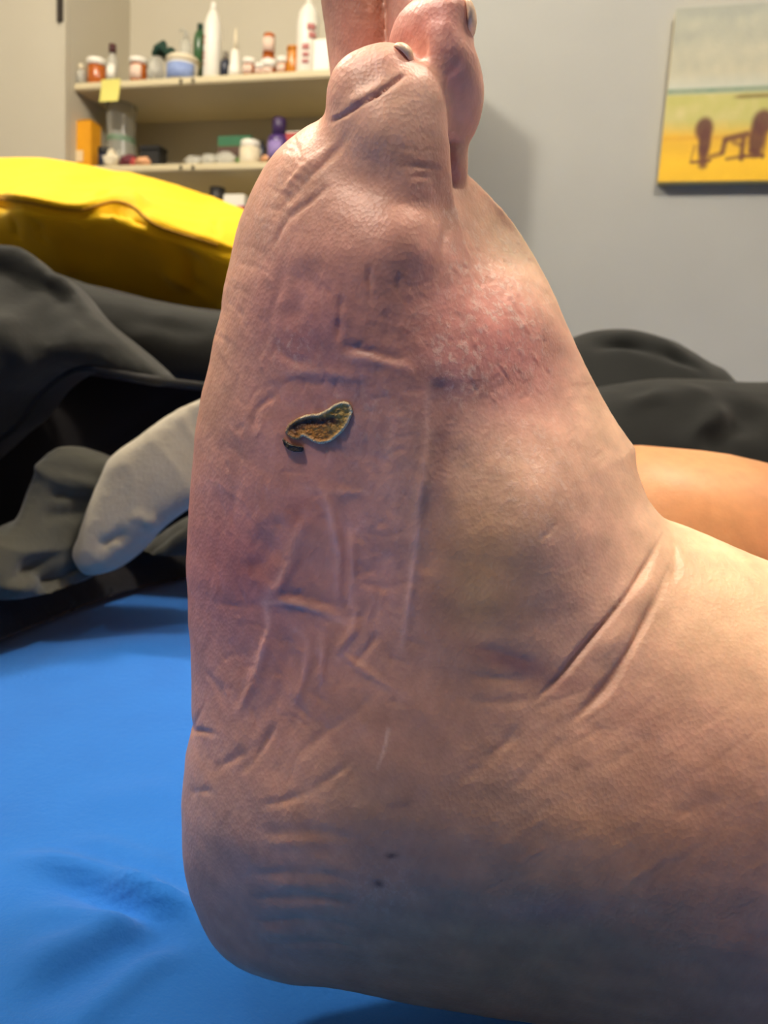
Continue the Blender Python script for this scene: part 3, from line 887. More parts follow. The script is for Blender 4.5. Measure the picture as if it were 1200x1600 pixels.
ch = under(link('scab_chip', plate('scab_chip', chip_px, lambda x, y, d: 0.0015 if d > 1.0 else -.0004, lambda x, y, d: (40, 30, 24) if d > 1 else (120, 90, 70)), M_scab), leg)
ch['label'] = 'blackened chip of scab'
# --- toenails (thin curved plates seen from the side)
M_nail = mat('toenail', (255, 222, 186), .4, (248, 206, 166), 300, .1, 500)
def nail(px, py, Y, nx, nz, th, ln, wd):
    """convex plate: thin along (nx, nz), long across it, wide in depth"""
    c = at(px, py, Y); N_ = Vector((nx, 0, nz)).normalized(); U_ = Vector((-N_.z, 0, N_.x)); W_ = Vector((0, 1, 0))
    bm = bmesh.new(); bmesh.ops.create_uvsphere(bm, u_segments=20, v_segments=14, radius=1)
    for v in bm.verts:
        q = [math.copysign(abs(t) ** .7, t) for t in v.co]
        v.co = c + U_ * (q[0] * ln) + W_ * (q[1] * wd) + N_ * (q[2] * th - .0012 * (q[0] ** 2 + q[1] ** 2))
    bmesh.ops.recalc_face_normals(bm, faces=bm.faces)
    me = bpy.data.meshes.new('toenail'); bm.to_mesh(me); bm.free(); smooth(me); return me
under(link('toenail', nail(635, 82, .1885, .6, .8, .0011, .0028, .0042), M_nail), leg)
under(link('toenail', nail(737, 32, .198, .97, .22, .0011, .0042, .006), M_nail), leg)

# --- far leg: shin lying behind, its foot turned away behind the near foot
shin = [((0.56, .47, .13), .078, 1.0), ((0.46, .45, .102), .076, .95), ((.36, .43, .083), .073, .95), ((.29, .415, .070), .070, .96), ((.23, .405, .076), .066, .97), ((.18, .40, .087), .061, .98), ((.13, .40, .099), .055, 1.0), ((.09, .41, .088), .051, 1.05),
        ((.055, .43, .066), .049, 1.1), ((.035, .47, .062), .046, 1.15), ((.03, .52, .058), .043, 1.1), ((.03, .57, .052), .038, 1.1), ((.03, .61, .048), .030, 1.1), ((.03, .63, .046), .014, 1.0)]
fl_ = tube_mesh([s[0] for s in shin], [s[1] for s in shin], 20, [s[2] for s in shin])
fl_ = subdivided(fl_, 2)
vv = get_co(fl_); nn = get_no(fl_)
vv += nn * (0.0012 * wob(vv, 60, 3, 8))[:, None]; put_co(fl_, vv)
c0 = np.tile(srgb_lin((196, 140, 94)), (len(vv), 1)); k_ = np.clip(.5 + .5 * wob(vv, 38, 11, 8), 0, 1)[:, None]
c0 = c0 * (1 - .5 * k_) + srgb_lin((160, 96, 62)) * .5 * k_
for cx, cz, rad, rgb, s in ((.205, .115, .02, (150, 84, 62), .5), (.26, .11, .03, (180, 104, 76), .5), (.19, .10, .02, (170, 100, 74), .4), (.25, .075, .02, (120, 66, 56), .5)):
    wg = (s * np.exp(-(((vv[:, 0] - cx) ** 2 + (vv[:, 2] - cz) ** 2) / rad ** 2)))[:, None]; c0 = c0 * (1 - wg) + srgb_lin(rgb) * wg
set_tint(fl_, c0); a_ = fl_.attributes.new('dry', 'FLOAT', 'POINT')
lg2 = under(link('leg', fl_, M_skin), person)
lg2['label'] = 'tanned shin of the other leg behind the ankle'

# ================================================================== the bed
gx = np.concatenate([np.arange(-1.0, -.35, .02), np.arange(-.35, .35, .003), np.arange(.35, 1.001, .02)])
gy = np.concatenate([np.arange(-.5, .08, .02), np.arange(.08, .75, .003), np.arange(.75, 1.75, .02)])
GX, GY = np.meshgrid(gx, gy, indexing='ij')
Zs = np.zeros(GX.shape)
sd = poly_sd
Zs += -.005 + .002 * np.sin(GX * 9 + GY * 5) * np.clip((GY - .3) * 4, 0, 1)
def floor_pt(px, py, z=0.0):
    d = fwd + RT * ((px - 600) / F) - UP * ((py - 800) / F)
    t = (z - CAM.z) / d.z
    p = CAM + d * t
    return (p.x, p.y)
V2 = np.stack([GX.ravel(), GY.ravel()], 1)
def sheet_fold(pts, wd, hg):
    global Zs
    P = np.array([floor_pt(*p) for p in curve(pts, 5)])
    d, t, _ = seg_dist(V2, P, wd * 3)
    Zs += (hg * np.exp(-(d / wd) ** 2) * np.clip(np.minimum(t, 1 - t) * 4, 0, 1)).reshape(GX.shape)
sheet_fold([(0, 1320), (90, 1330), (180, 1352), (250, 1375), (300, 1395)], .005, .0042)
sheet_fold([(60, 1345), (150, 1365), (220, 1400), (300, 1430)], .006, -.0045)
sheet_fold([(170, 1350), (230, 1372), (310, 1385)], .0035, .0042)
sheet_fold([(0, 1490), (100, 1455), (180, 1420), (260, 1400)], .007, .0034)
sheet_fold([(0, 1560), (120, 1490), (200, 1440), (290, 1410)], .007, -.0028)
sheet_fold([(120, 1240), (200, 1225), (290, 1215)], .012, .0012)
sheet_fold([(0, 1060), (150, 1010), (300, 990)], .02, .002)
sheet_fold([(80, 1600), (160, 1530), (230, 1470), (300, 1435)], .004, .0022)
sheet_fold([(20, 1400), (120, 1405), (220, 1412), (300, 1420)], .004, .0024)
sheet_fold([(100, 1290), (190, 1310), (285, 1345)], .005, .0018)
# the heel and calf press into the mattress
Zs -= .007 * np.exp(-(((GX + .01) / .06) ** 2 + ((GY - .205) / .05) ** 2))
leg_axis = np.array([(-.0, .205), (.1, .205), (.3, .215)])
d, t, _ = seg_dist(V2, leg_axis)
Zs -= (.009 * np.exp(-(d / .04) ** 2)).reshape(GX.shape)
drop = np.maximum(np.maximum(np.abs(GX) - .93, 0) / .07, np.maximum(np.maximum(GY - 1.68, -.43 - GY), 0) / .07)
Zs -= .07 * np.clip(drop, 0, 1) ** 2
nX, nY = GX.shape
I = np.arange(nX * nY).reshape(nX, nY)
q = np.stack([I[:-1, :-1].ravel(), I[1:, :-1].ravel(), I[1:, 1:].ravel(), I[:-1, 1:].ravel()], 1)
top = np.stack([GX.ravel(), GY.ravel(), Zs.ravel()], 1)
sheet_me = mesh_np('fitted_sheet', top, q)
M_blue = weave_mat('blue jersey sheet', (22, 114, 208), (18, 104, 196), .75, 420, .5, .25, 30)
sheet = link('fitted_sheet', sheet_me, M_blue)
md = sheet.modifiers.new('thick', 'SOLIDIFY'); md.thickness = .002; md.offset = -1
tag(sheet, 'bright blue stretchy sheet creased around the heel', 'bed sheet')
M_matt = mat('mattress ticking', (226, 222, 212), .8, None, 30, .2, 200)
matt = link('mattress', boxm(1.99, 2.24, .26, .05, True, 3), M_matt); matt.location = (0, .625, -.345)
tag(matt, 'pale mattress under the blue sheet', 'mattress')
base = empty('bed_base', (0, .625, FLOOR)); tag(base, 'low wooden bed base under the mattress', 'bed')
M_wood = mat('bed wood', (96, 66, 44), .5, (70, 46, 30), 20, .1, 90)
o = link('platform', boxm(1.96, 2.2, .10, .008), M_wood, base); o.location = (0, 0, .175)
for a in (-.9, .9):
    for b in (-1.0, 1.0):
        o = link('leg', boxm(.07, .07, .176, .006), M_wood, base); o.location = (a, b, 0)

# ================================================================== bedding on the left: comforter, grey blanket, yellow pillow
M_char = weave_mat('charcoal cotton', (40, 41, 38), (32, 33, 30), .85, 300, .5, .12, 22)
M_char2 = weave_mat('black lining', (30, 28, 30), (24, 22, 24), .85, 300, .4, .2, 18)
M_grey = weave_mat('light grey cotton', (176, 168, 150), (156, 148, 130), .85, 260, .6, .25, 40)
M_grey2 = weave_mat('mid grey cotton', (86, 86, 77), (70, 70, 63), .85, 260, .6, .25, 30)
M_pipe = mat('black piping', (20, 19, 18), .7, None, 60)
def cloth(name, pts, Y, yf, yb, L, hh, lines, m, par=None, wobble=.003, freq=22, sig=.02, levels=1, wy0=None, zmin=.002, ridge=None):
    me = inflate(name, pts, Y, yf, yb, L, hh, sig, levels)
    if lines: carve(me, Decals(me), lines, wy0 or Y)
    v = get_co(me); n = get_no(me)
    v += n * (wobble * wob(v, freq, 2, 10) + wobble * .15 * wob(v, freq * 3, 14, 10))[:, None]
    if ridge:                                         # long soft folds with sharp crests
        am, sp_, dx_, dz_ = ridge
        ph = (v[:, 0] * dx_ + v[:, 2] * dz_) / sp_ * math.pi + 1.5 * wob(v, 34, 6, 8)
        v += n * (am * ((1 - np.abs(np.sin(ph))) ** 1.5 - .4) * (.6 + .4 * wob(v, 18, 20, 6)) * np.clip(-n[:, 1] * 2, 0, 1))[:, None]
    v[:, 2] = np.maximum(v[:, 2], zmin); put_co(me, v)
    o = link(name, me, m)
    if par: under(o, par)
    return o
comf = empty('comforter', (-.35, .7, 0))
tag(comf, 'charcoal comforter bunched under the yellow pillow', 'comforter')
cloth('lining', [(-420, 470), (-200, 420), (0, 425), (70, 430), (140, 448), (250, 472), (345, 488), (430, 505), (470, 560), (470, 850), (390, 868), (300, 876), (220, 910), (120, 952), (0, 995), (-200, 1075), (-420, 1100)],
      .76, Depth([(0, 700, .62), (100, 850, .64), (250, 650, .72), (300, 850, .745), (-200, 900, .54), (50, 950, .62), (150, 930, .66), (300, 540, .74), (200, 480, .74), (0, 470, .72)], .1), 1.05, .05, .008,
      [([(330, 600), (250, 640), (180, 700), (120, 780)], 25, .006), ([(380, 700), (300, 760), (180, 840)], 30, -.006)], M_char2, comf, .003, 18)
cloth('rear_bulk', [(-300, 405), (-150, 385), (0, 392), (60, 414), (130, 442), (250, 474), (345, 496), (440, 512), (520, 600), (520, 840), (-300, 900)], 1.0, .86, 1.3, .05, .012, None, M_char2, comf, .003, 18)
cloth('upper_panel', [(20, 425), (100, 434), (140, 447), (250, 471), (345, 490), (460, 510), (475, 640), (400, 624), (325, 611), (250, 602), (150, 590), (40, 590)],
      .72, Depth([(150, 500, .66), (250, 540, .66), (350, 560, .67), (450, 580, .68), (100, 520, .66)], .05), .86, .012, .006,
      [([(180, 490), (260, 510), (340, 520)], 14, .003)], M_char, comf, .002, 26, .01)
cloth('folded_edge', [(-420, 400), (-200, 385), (0, 386), (42, 402), (62, 420), (92, 430), (130, 474), (180, 520), (220, 556), (262, 600), (225, 598), (190, 588), (140, 578), (100, 588), (62, 622), (35, 662), (0, 692), (-120, 780), (-420, 820)],
      .56, Depth([(0, 500, .51), (100, 520, .525), (180, 565, .535), (50, 600, .495), (-150, 600, .46), (0, 640, .49), (-200, 480, .52)], .08), .66, .014, .006,
      [([(20, 430), (60, 500), (90, 580)], 22, .004), ([(-20, 480), (30, 560), (45, 620)], 16, -.004), ([(90, 470), (140, 520), (190, 560)], 18, -.003), ([(40, 420), (100, 470), (150, 530)], 12, .003)], M_char, comf, .0022, 30, .01)
# lowest layer, spread flat on the sheet: its dark edge shows along the blue
edge = [floor_pt(*p_) for p_ in curve([(-420, 1165), (-200, 1085), (0, 1005), (90, 968), (170, 938), (250, 915), (330, 898), (430, 876), (520, 862)], 4)]
plan = np.array(edge + [(.18, 1.0), (-.5, 1.05), (-.75, .6)])
lx = np.arange(plan[:, 0].min() - .02, plan[:, 0].max() + .02, .006); ly = np.arange(plan[:, 1].min() - .02, plan[:, 1].max() + .02, .006)
LX, LY = np.meshgrid(lx, ly, indexing='ij'); ld_ = poly_sd(plan, LX, LY)
gX_, gY_ = np.gradient(ld_, .006)
mv_ = np.where((ld_ < 0) & (ld_ > -.009), -ld_, 0); LX = LX + gX_ * mv_; LY = LY + gY_ * mv_
lv = np.stack([LX.ravel(), LY.ravel(), (.0045 + .021 * np.sqrt(np.clip(ld_, 0, .02) / .02)).ravel()], 1)
lv[:, 2] += .0012 * wob(lv, 30, 4, 8)
nb = len(lv); lv = np.vstack([lv, np.stack([LX.ravel(), LY.ravel(), np.full(nb, .002)], 1)])
J = np.arange(nb).reshape(LX.shape); ok_ = ld_ > -.0085
cell_ = ok_[:-1, :-1] & ok_[1:, :-1] & ok_[1:, 1:] & ok_[:-1, 1:]
a_, b_, c_, d_ = J[:-1, :-1][cell_], J[1:, :-1][cell_], J[1:, 1:][cell_], J[:-1, 1:][cell_]
tq = np.stack([a_, b_, c_, d_], 1)
ee = np.vstack([tq[:, [0, 1]], tq[:, [1, 2]], tq[:, [2, 3]], tq[:, [3, 0]]])
ks = np.sort(ee, 1); key_ = ks[:, 0].astype(np.int64) * nb + ks[:, 1]
_, inv_, cn_ = np.unique(key_, return_inverse=True, return_counts=True)
be = ee[cn_[inv_] == 1]
allq = np.vstack([tq, tq[:, ::-1] + nb, np.stack([be[:, 1], be[:, 0], be[:, 0] + nb, be[:, 1] + nb], 1)])
us, rem = np.unique(allq, return_inverse=True)
under(link('bottom_layer', mesh_np('bottom_layer', lv[us], rem.reshape(-1, 4)), M_char2), comf)
dc = Decals(bpy.data.objects['folded_edge'].data)
pp = [dc.hit(a, b - 5, .56 + max(0, a - 230) * .0006) + Vector((0, -.002, 0)) for a, b in curve([(-60, 728), (0, 690), (35, 660), (62, 622), (100, 590), (140, 579), (190, 589), (250, 600), (325, 609), (400, 621)], 5)]
under(link('piping', tube_mesh(pp, [.003] * len(pp), 8), M_pipe), comf)
blk = empty('blanket', (-.2, .5, 0))
tag(blk, 'grey blanket crumpled on the blue sheet left of the foot', 'blanket')
cloth('crumpled_fold', [(6, 868), (22, 815), (52, 802), (60, 765), (78, 712), (104, 697), (150, 713), (176, 732), (170, 775), (152, 820), (142, 858), (150, 892), (138, 910), (100, 932), (38, 964), (14, 935)],
      .525, Depth([(80, 800, .495), (140, 780, .512), (60, 880, .472), (120, 880, .498), (50, 940, .458)], .03), .58, .006, .004,
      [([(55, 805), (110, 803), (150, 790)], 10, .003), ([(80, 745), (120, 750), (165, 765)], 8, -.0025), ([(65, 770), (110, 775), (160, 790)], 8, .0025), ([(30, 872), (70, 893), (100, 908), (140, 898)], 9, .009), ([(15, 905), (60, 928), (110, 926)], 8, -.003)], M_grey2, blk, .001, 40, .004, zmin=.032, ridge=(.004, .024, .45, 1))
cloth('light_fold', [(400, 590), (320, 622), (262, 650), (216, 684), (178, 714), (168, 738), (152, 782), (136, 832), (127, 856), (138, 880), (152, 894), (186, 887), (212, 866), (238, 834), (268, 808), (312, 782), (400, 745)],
      .515, Depth([(200, 750, .495), (260, 720, .50), (160, 850, .485), (230, 800, .495), (350, 680, .515)], .03), .57, .005, .004,
      [([(150, 862), (180, 840), (215, 835)], 8, .003), ([(205, 800), (225, 812), (250, 815)], 8, -.002)], M_grey, blk, .001, 30, .008, zmin=.032, ridge=(.0014, .034, 1, .6))
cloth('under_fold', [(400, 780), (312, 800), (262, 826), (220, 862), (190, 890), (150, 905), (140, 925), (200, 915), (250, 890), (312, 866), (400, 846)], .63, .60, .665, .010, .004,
      [([(300, 815), (250, 845), (210, 880)], 8, .004)], M_grey2, blk, .001, 40, .006, zmin=.032)

# yellow pillow lying on the comforter
M_yel = weave_mat('yellow cotton', (250, 204, 14), (244, 194, 8), .7, 260, .35, .15, 20)
pil = empty('pillow', (-.3, .95, .3))
tag(pil, 'bright yellow pillow lying on the charcoal comforter', 'pillow')
seam_px = [(-260, 312), (-120, 302), (0, 308), (50, 314), (92, 322), (128, 325), (150, 319), (172, 313), (192, 314), (210, 322), (228, 338), (250, 352), (300, 368), (340, 380), (420, 402), (470, 420)]
pm = inflate('pillow', [(-330, 330), (-300, 275), (-150, 246), (0, 246), (80, 248), (150, 258), (210, 270), (270, 286), (330, 306), (390, 334), (470, 380), (510, 430), (500, 500), (430, 535), (345, 520), (250, 500), (130, 468), (60, 440), (0, 416), (-150, 400), (-300, 395)],
             .98, Depth([(a, b, .80) for a, b in seam_px[::2]] + [(0, 340, .82), (100, 370, .83), (200, 400, .84), (300, 430, .85), (0, 260, .93), (150, 272, .93), (300, 315, .93), (200, 290, .88), (0, 285, .88)], .03), 1.2, .055, .006, .02, 1)
dp = Decals(pm)
ln = [(seam_px, 7, -.006), ([(a, b + 9) for a, b in seam_px], 9, .006), ([(150, 330), (180, 322), (212, 338), (235, 362)], 14, .010), ([(130, 318), (165, 302), (200, 306), (230, 330)], 10, -.007),
      ([(20, 335), (24, 380)], 8, .003), ([(60, 345), (66, 385)], 8, .003), ([(300, 390), (296, 430), (310, 470)], 10, .004), ([(200, 375), (260, 390), (330, 420)], 12, .004), ([(240, 420), (300, 450), (340, 480)], 10, -.004),
      ([(30, 268), (120, 282), (180, 286)], 12, .002), ([(336, 340), (338, 360), (342, 378)], 5, .003)]
carve(pm, dp, ln, .85)
v = get_co(pm); n = get_no(pm); v += n * (.0016 * wob(v, 26, 0, 10) + .0006 * wob(v, 90, 12, 10))[:, None]; put_co(pm, v)
under(link('cover', pm, M_yel), pil)
dp = Decals(pm)
M_seam = mat('yellow seam', (176, 128, 8), .8, None, 90)
sp = [dp.hit(a, b + 3, .82) for a, b in curve(seam_px[1:14], 6)]
under(link('seam', tube_mesh(sp, [.0018] * len(sp), 6), M_seam), pil)

# the comforter gives way under the pillow
pb = Decals(pm).t
for o in list(comf.children):
    v = get_co(o.data)
    for i in np.nonzero((v[:, 1] > .74) & (v[:, 2] > .15))[0]:
        zz = [pb.ray_cast(Vector((v[i, 0] + dx, v[i, 1] + dy, -.5)), Vector((0, 0, 1)))[0] for dx, dy in ((0, 0), (0, .006), (0, -.006), (.006, 0), (-.006, 0))]
        zz = [q.z for q in zz if q is not None]
        if zz: v[i, 2] = min(v[i, 2], min(zz) - .004)
    put_co(o.data, v)

# black blanket heaped on the right behind the far leg
M_blk = weave_mat('black fleece', (26, 28, 27), (19, 21, 20), .9, 240, .5, .12, 20)
bb = empty('blanket', (.4, .85, 0))
tag(bb, 'black blanket heaped against the wall side behind the shin', 'blanket')
cloth('back_fold', [(820, 640), (860, 560), (905, 527), (960, 520), (1030, 532), (1080, 553), (1104, 568), (1122, 574), (1138, 590), (1180, 612), (1260, 640), (1300, 800), (1100, 880), (860, 880), (800, 760)],
      .86, Depth([(950, 560, .78), (1050, 580, .78), (900, 640, .74), (1100, 700, .74)], .05), 1.05, .035, .007,
      [([(905, 545), (980, 540), (1060, 562), (1110, 585)], 8, .006), ([(920, 530), (1000, 532), (1080, 560)], 8, -.004)], M_blk, bb, .003, 24, .012)
cloth('front_fold', [(870, 640), (920, 612), (975, 596), (1040, 588), (1100, 588), (1170, 592), (1300, 590), (1500, 600), (1700, 680), (1700, 920), (1300, 930), (900, 910), (840, 760)],
      .70, Depth([(1000, 650, .62), (1100, 660, .61), (1200, 660, .60), (1400, 700, .58), (950, 700, .61)], .05), .95, .035, .007,
      [([(1200, 630), (1140, 670), (1100, 710)], 18, .006), ([(1160, 640), (1100, 665), (1060, 720)], 16, -.005), ([(960, 640), (1040, 615), (1130, 610)], 12, -.004)], M_blk, bb, .003, 20, .012)

# ================================================================== closet shelves and what stands on them
SF = 0.03                                     # front edge of the shelves behind the wall face
zU = wall_hit(310, 119, SF)[1]; zL = wall_hit(310, 255, SF)[1]; zB = zL - (zU - zL) * 1.02
SHZ = {'u': zU, 'l': zL, 'b': zB}
def local(o, par):
    bpy.context.view_layer.update()
    o.parent = par; o.matrix_parent_inverse = par.matrix_world.inverted(); return o
for key, lab in (('u', 'upper cream closet shelf crowded with bottles'), ('l', 'lower cream closet shelf with yellow carton and purple bottle'), ('b', 'lowest cream closet shelf mostly hidden behind the pillow')):
    z = SHZ[key]
    sh = empty('shelf', wp(sL + .5, SF + .13, z)); sh.rotation_euler = (0, 0, -YAW)
    tag(sh, lab, 'shelf', 'closet shelves')
    local(wbox('board', sL + .001, sR - .001, SF, DEP - .001, z - .019, z, M_shelf, None, .003), sh)
    if key != 'b':
        for px in (283, 302):
            s, zz = wall_hit(px, 128 if key == 'u' else 262, SF)
            c_ = wbox('clip', s - .0035, s + .0035, SF - .005, SF + .001, z - .016, z - .006, M_dark, None, .001)
            local(c_, sh)
s, zz = wall_hit(171, 128, SF - .008)
M_note = mat('sticky note', (222, 214, 120), .8, (214, 205, 108), 20)
bm = bmesh.new()
nw, nh = .030, .062
rows = []
for i in range(7):
    t = i / 6
    rows.append([bm.verts.new((sx * nw, -.010 * t * t, .004 - nh * t)) for sx in (-1, 0, 1)])
for a, b in zip(rows, rows[1:]):
    for k in range(2): bm.faces.new((a[k], a[k + 1], b[k + 1], b[k]))
me = bpy.data.meshes.new('note'); bm.to_mesh(me); bm.free()
nt_ = link('sticky_note', me, M_note); nt_.location = wp(s, SF - .0015, zU); nt_.rotation_euler = (0, 0, -YAW)
md = nt_.modifiers.new('t', 'SOLIDIFY'); md.thickness = .0005
tag(nt_, 'pale yellow sticky note hanging from the upper shelf edge', 'sticky note')

MAT = {}
def pm_(key, rgb, **kw):
    if key not in MAT: MAT[key] = mat(key, rgb, **kw)
    return MAT[key]
AMB = lambda: pm_('amber plastic', (188, 98, 22), rough=.25, rgb2=(160, 78, 14), scale=60, coat=.3)
AMB2 = lambda: pm_('golden amber plastic', (206, 130, 14), rough=.25, rgb2=(186, 112, 10), scale=60, coat=.3)
WHT = lambda: pm_('white plastic', (240, 236, 224), rough=.4, rgb2=(230, 226, 212), scale=40)
CRM = lambda: pm_('cream plastic', (226, 214, 184), rough=.5, scale=40)
LBL = lambda: pm_('paper label', (232, 214, 196), rough=.7, rgb2=(214, 176, 156), scale=90)
RED = lambda: pm_('red print', (176, 60, 54), rough=.6, scale=60)
CLR = lambda: pm_('clear plastic', (222, 222, 210), rough=.15, alpha=.38, scale=30)
CLR2 = lambda: pm_('cloudy plastic bag', (214, 212, 200), rough=.35, rgb2=(186, 184, 170), scale=60, alpha=.62)
GRN = lambda: pm_('green plastic', (60, 104, 62), rough=.3, rgb2=(44, 84, 48), scale=40, coat=.3)
DGR = lambda: pm_('dark green cloth', (22, 66, 50), rough=.8, rgb2=(14, 44, 34), scale=90)
NVY = lambda: pm_('navy plastic', (38, 44, 62), rough=.35, scale=40)
BLK = lambda: pm_('black plastic', (28, 27, 26), rough=.5, scale=40)
BLU = lambda: pm_('pale blue label', (150, 168, 210), rough=.55, rgb2=(116, 138, 192), scale=60)
PUR = lambda: pm_('purple plastic', (82, 56, 122), rough=.35, rgb2=(66, 42, 104), scale=40)
DPU = lambda: pm_('dark purple plastic', (58, 36, 84), rough=.4, scale=40)
LAV = lambda: pm_('lavender label', (150, 130, 186), rough=.6, rgb2=(128, 108, 170), scale=70)
YBX = lambda: pm_('yellow carton', (230, 164, 12), rough=.55, rgb2=(214, 142, 8), scale=30)
YB2 = lambda: pm_('orange carton print', (200, 118, 20), rough=.55, scale=30)
BRN = lambda: pm_('brown print', (84, 58, 44), rough=.6, scale=40)
DRD = lambda: pm_('dark red plastic', (70, 22, 26), rough=.4, scale=40)
MAR = lambda: pm_('maroon cloth', (112, 40, 52), rough=.7, rgb2=(84, 28, 40), scale=80)
PCH = lambda: pm_('peach plastic', (230, 172, 126), rough=.5, scale=40)
LGR = lambda: pm_('leaf green print', (96, 150, 60), rough=.6, scale=40)
GRC = lambda: pm_('deep green print', (44, 108, 72), rough=.6, scale=40)
MAG = lambda: pm_('magenta print', (176, 40, 90), rough=.6, scale=40)

def spot(px, wpx, top, sh, off=0.0, asp=1.0):
    """where a thing of pixel width wpx and pixel top stands on shelf sh -> location, radius, height"""
    kx = 2.25 / F
    r = wpx * kx / 2
    d = SF + .004 + r * asp + off
    s, zt = wall_hit(px, top, d)
    return wp(s, d, SHZ[sh]), r, zt - SHZ[sh]
def thing(name, label, cat, loc, group=None):
    o = empty(name, loc); o.rotation_euler = (0, 0, -YAW); tag(o, label, cat, group); return o
def lath(par, name, prof, m, seg=22, z=0.0):
    o = link(name, lathe(prof, seg), m, par); o.location = (0, 0, z); return o
def arc_label(par, name, r, z0, z1, a0, a1, m, n=10):
    """a curved label patch lying on a round body; angles in degrees, 270 faces the room"""
    V = []; Q = []
    for i in range(n + 1):
        a = math.radians(a0 + (a1 - a0) * i / n)
        for rr_ in (r, r + .0008):
            for z in (z0, z1): V.append((rr_ * math.cos(a), rr_ * math.sin(a), z))
    for i in range(n):
        b = i * 4; c = b + 4
        Q += [(b + 2, c + 2, c + 3, b + 3), (b, b + 1, c + 1, c), (b + 1, b + 3, c + 3, c + 1), (b, c, c + 2, b + 2)]
    Q += [(0, 2, 3, 1), (n * 4, n * 4 + 1, n * 4 + 3, n * 4 + 2)]
    return link(name, mesh_np(name, np.array(V), np.array(Q)), m, par)
def pill(label, px, wpx, top, sh, body, off=0.0, cap=.28, lab=True, z=0.0, group='pill bottles on the upper shelf', capm=None):
    loc, r, H = spot(px, wpx, top, sh, off)
    H -= z; loc = loc + Vector((0, 0, z))
    t = thing('pill_bottle', label, 'pill bottle', loc, group)
    hb = H * (1 - cap)
    lath(t, 'body', [(0, 0), (r * .86, 0), (r * .9, .002), (r * .9, hb * .92), (r * .8, hb), (0, hb)], body())
    lath(t, 'cap', [(0, hb * .97), (r, hb * .97), (r, H - .002), (r * .93, H), (0, H)], (capm or WHT)())
    if lab: arc_label(t, 'label_band', r * .905, hb * .15, hb * .85, 200, 320, LBL())
    return t
pill('amber pill bottle with white cap at the left end of the upper shelf', 152, 31, 94, 'u', AMB, cap=.22, lab=False)
pill('amber pill bottle with pale label between sticky note and clear bag', 217, 28, 93, 'u', AMB, cap=.2)
pill('short pill bottle with white cap right beside the white cone tube', 390, 20, 93, 'u', AMB, cap=.3)
pill('smallest pill bottle, white capped, left of the stacked amber bottle', 406, 15, 101, 'u', AMB, cap=.45, off=-.002)
pill('low wide pill bottle with white cap carrying another amber bottle', 421, 25, 96, 'u', AMB, cap=.5)
pill('white capped amber bottle between stacked bottles and the golden one', 442, 18, 91, 'u', AMB2, cap=.35)
pill('golden amber pill bottle beside the tall white bottle with pink print', 458, 18, 74, 'u', AMB2, cap=.1, lab=False, capm=AMB2)
loc, r, H0 = spot(421, 25, 96, 'u')
loc2, r2_, H2 = spot(421, 19, 54, 'u', (25 - 19) * 2.25 / F / 2)
t = thing('pill_bottle', 'upside down amber pill bottle with label standing on another bottle', 'pill bottle', loc2 + Vector((0, 0, H0)), 'pill bottles on the upper shelf')
hh = H2 - H0
lath(t, 'cap', [(0, 0), (r2_, 0), (r2_, hh * .14), (0, hh * .14)], AMB())
lath(t, 'body', [(0, hh * .14), (r2_ * .88, hh * .14), (r2_ * .88, hh * .97), (r2_ * .8, hh), (0, hh)], AMB())
arc_label(t, 'label_band', r2_ * .89, hh * .32, hh * .84, 195, 345, LBL())

# small clear bottle at the far left
loc, r, H = spot(127, 14, 101, 'u')
t = thing('bottle', 'tiny cloudy white bottle at the left end of the upper shelf', 'bottle', loc)
lath(t, 'body', [(0, 0), (r, 0), (r, H * .6), (r * .6, H * .75), (0, H * .75)], CLR2()); lath(t, 'cap', [(0, H * .74), (r * .6, H * .74), (r * .6, H), (0, H)], CRM())
# clear bottle with dark red cap
loc, r, H = spot(176, 17, 70, 'u')
t = thing('bottle', 'clear bottle with dark red cap above the sticky note', 'bottle', loc)
lath(t, 'body', [(0, 0), (r * .95, 0), (r * .95, H * .5), (r * .8, H * .64), (r * .5, H * .74), (r * .5, H * .8), (0, H * .8)], CLR2()); lath(t, 'cap', [(0, H * .78), (r * .62, H * .78), (r * .62, H), (0, H)], DRD())
arc_label(t, 'label_band', r * .955, H * .1, H * .45, 210, 330, WHT())
# crumpled clear bag, dark green scrunchie on it
def lump(name, par, sx, sy, sz, m, amp=.15, fr=4.0, seed=0, loc=(0, 0, 0)):
    bm = bmesh.new(); bmesh.ops.create_icosphere(bm, subdivisions=3, radius=1)
    vv = np.array([v.co[:] for v in bm.verts]); w_ = wob(vv, fr, seed, 9)
    for v, k in zip(bm.verts, w_):
        v.co = v.co * (1 + amp * k); v.co.z = max(v.co.z, -.8)
        v.co = Vector((v.co.x * sx, v.co.y * sy, (v.co.z + .8) / 1.8 * sz))
    me = bpy.data.meshes.new(name); bm.to_mesh(me); bm.free(); smooth(me)
    o = link(name, me, m, par); o.location = loc; return o
loc, r, H = spot(243, 26, 86, 'u')
t = thing('plastic_bag', 'crumpled clear plastic bag left of the blue and white tub', 'plastic bag', loc)
lump('film', t, r, r, H, CLR2(), .14, 5, 3); lump('contents', t, r * .6, r * .6, H * .45, BRN(), .1, 3, 6)
loc, r, H = spot(256, 34, 66, 'u', .01)
zt = spot(248, 36, 88, 'u')[2]
t = thing('scrunchie', 'dark green gathered scrunchie on top of the clear bag', 'scrunchie', loc + Vector((0, 0, zt)))
bm = bmesh.new(); nU, nV = 40, 10; ring = []
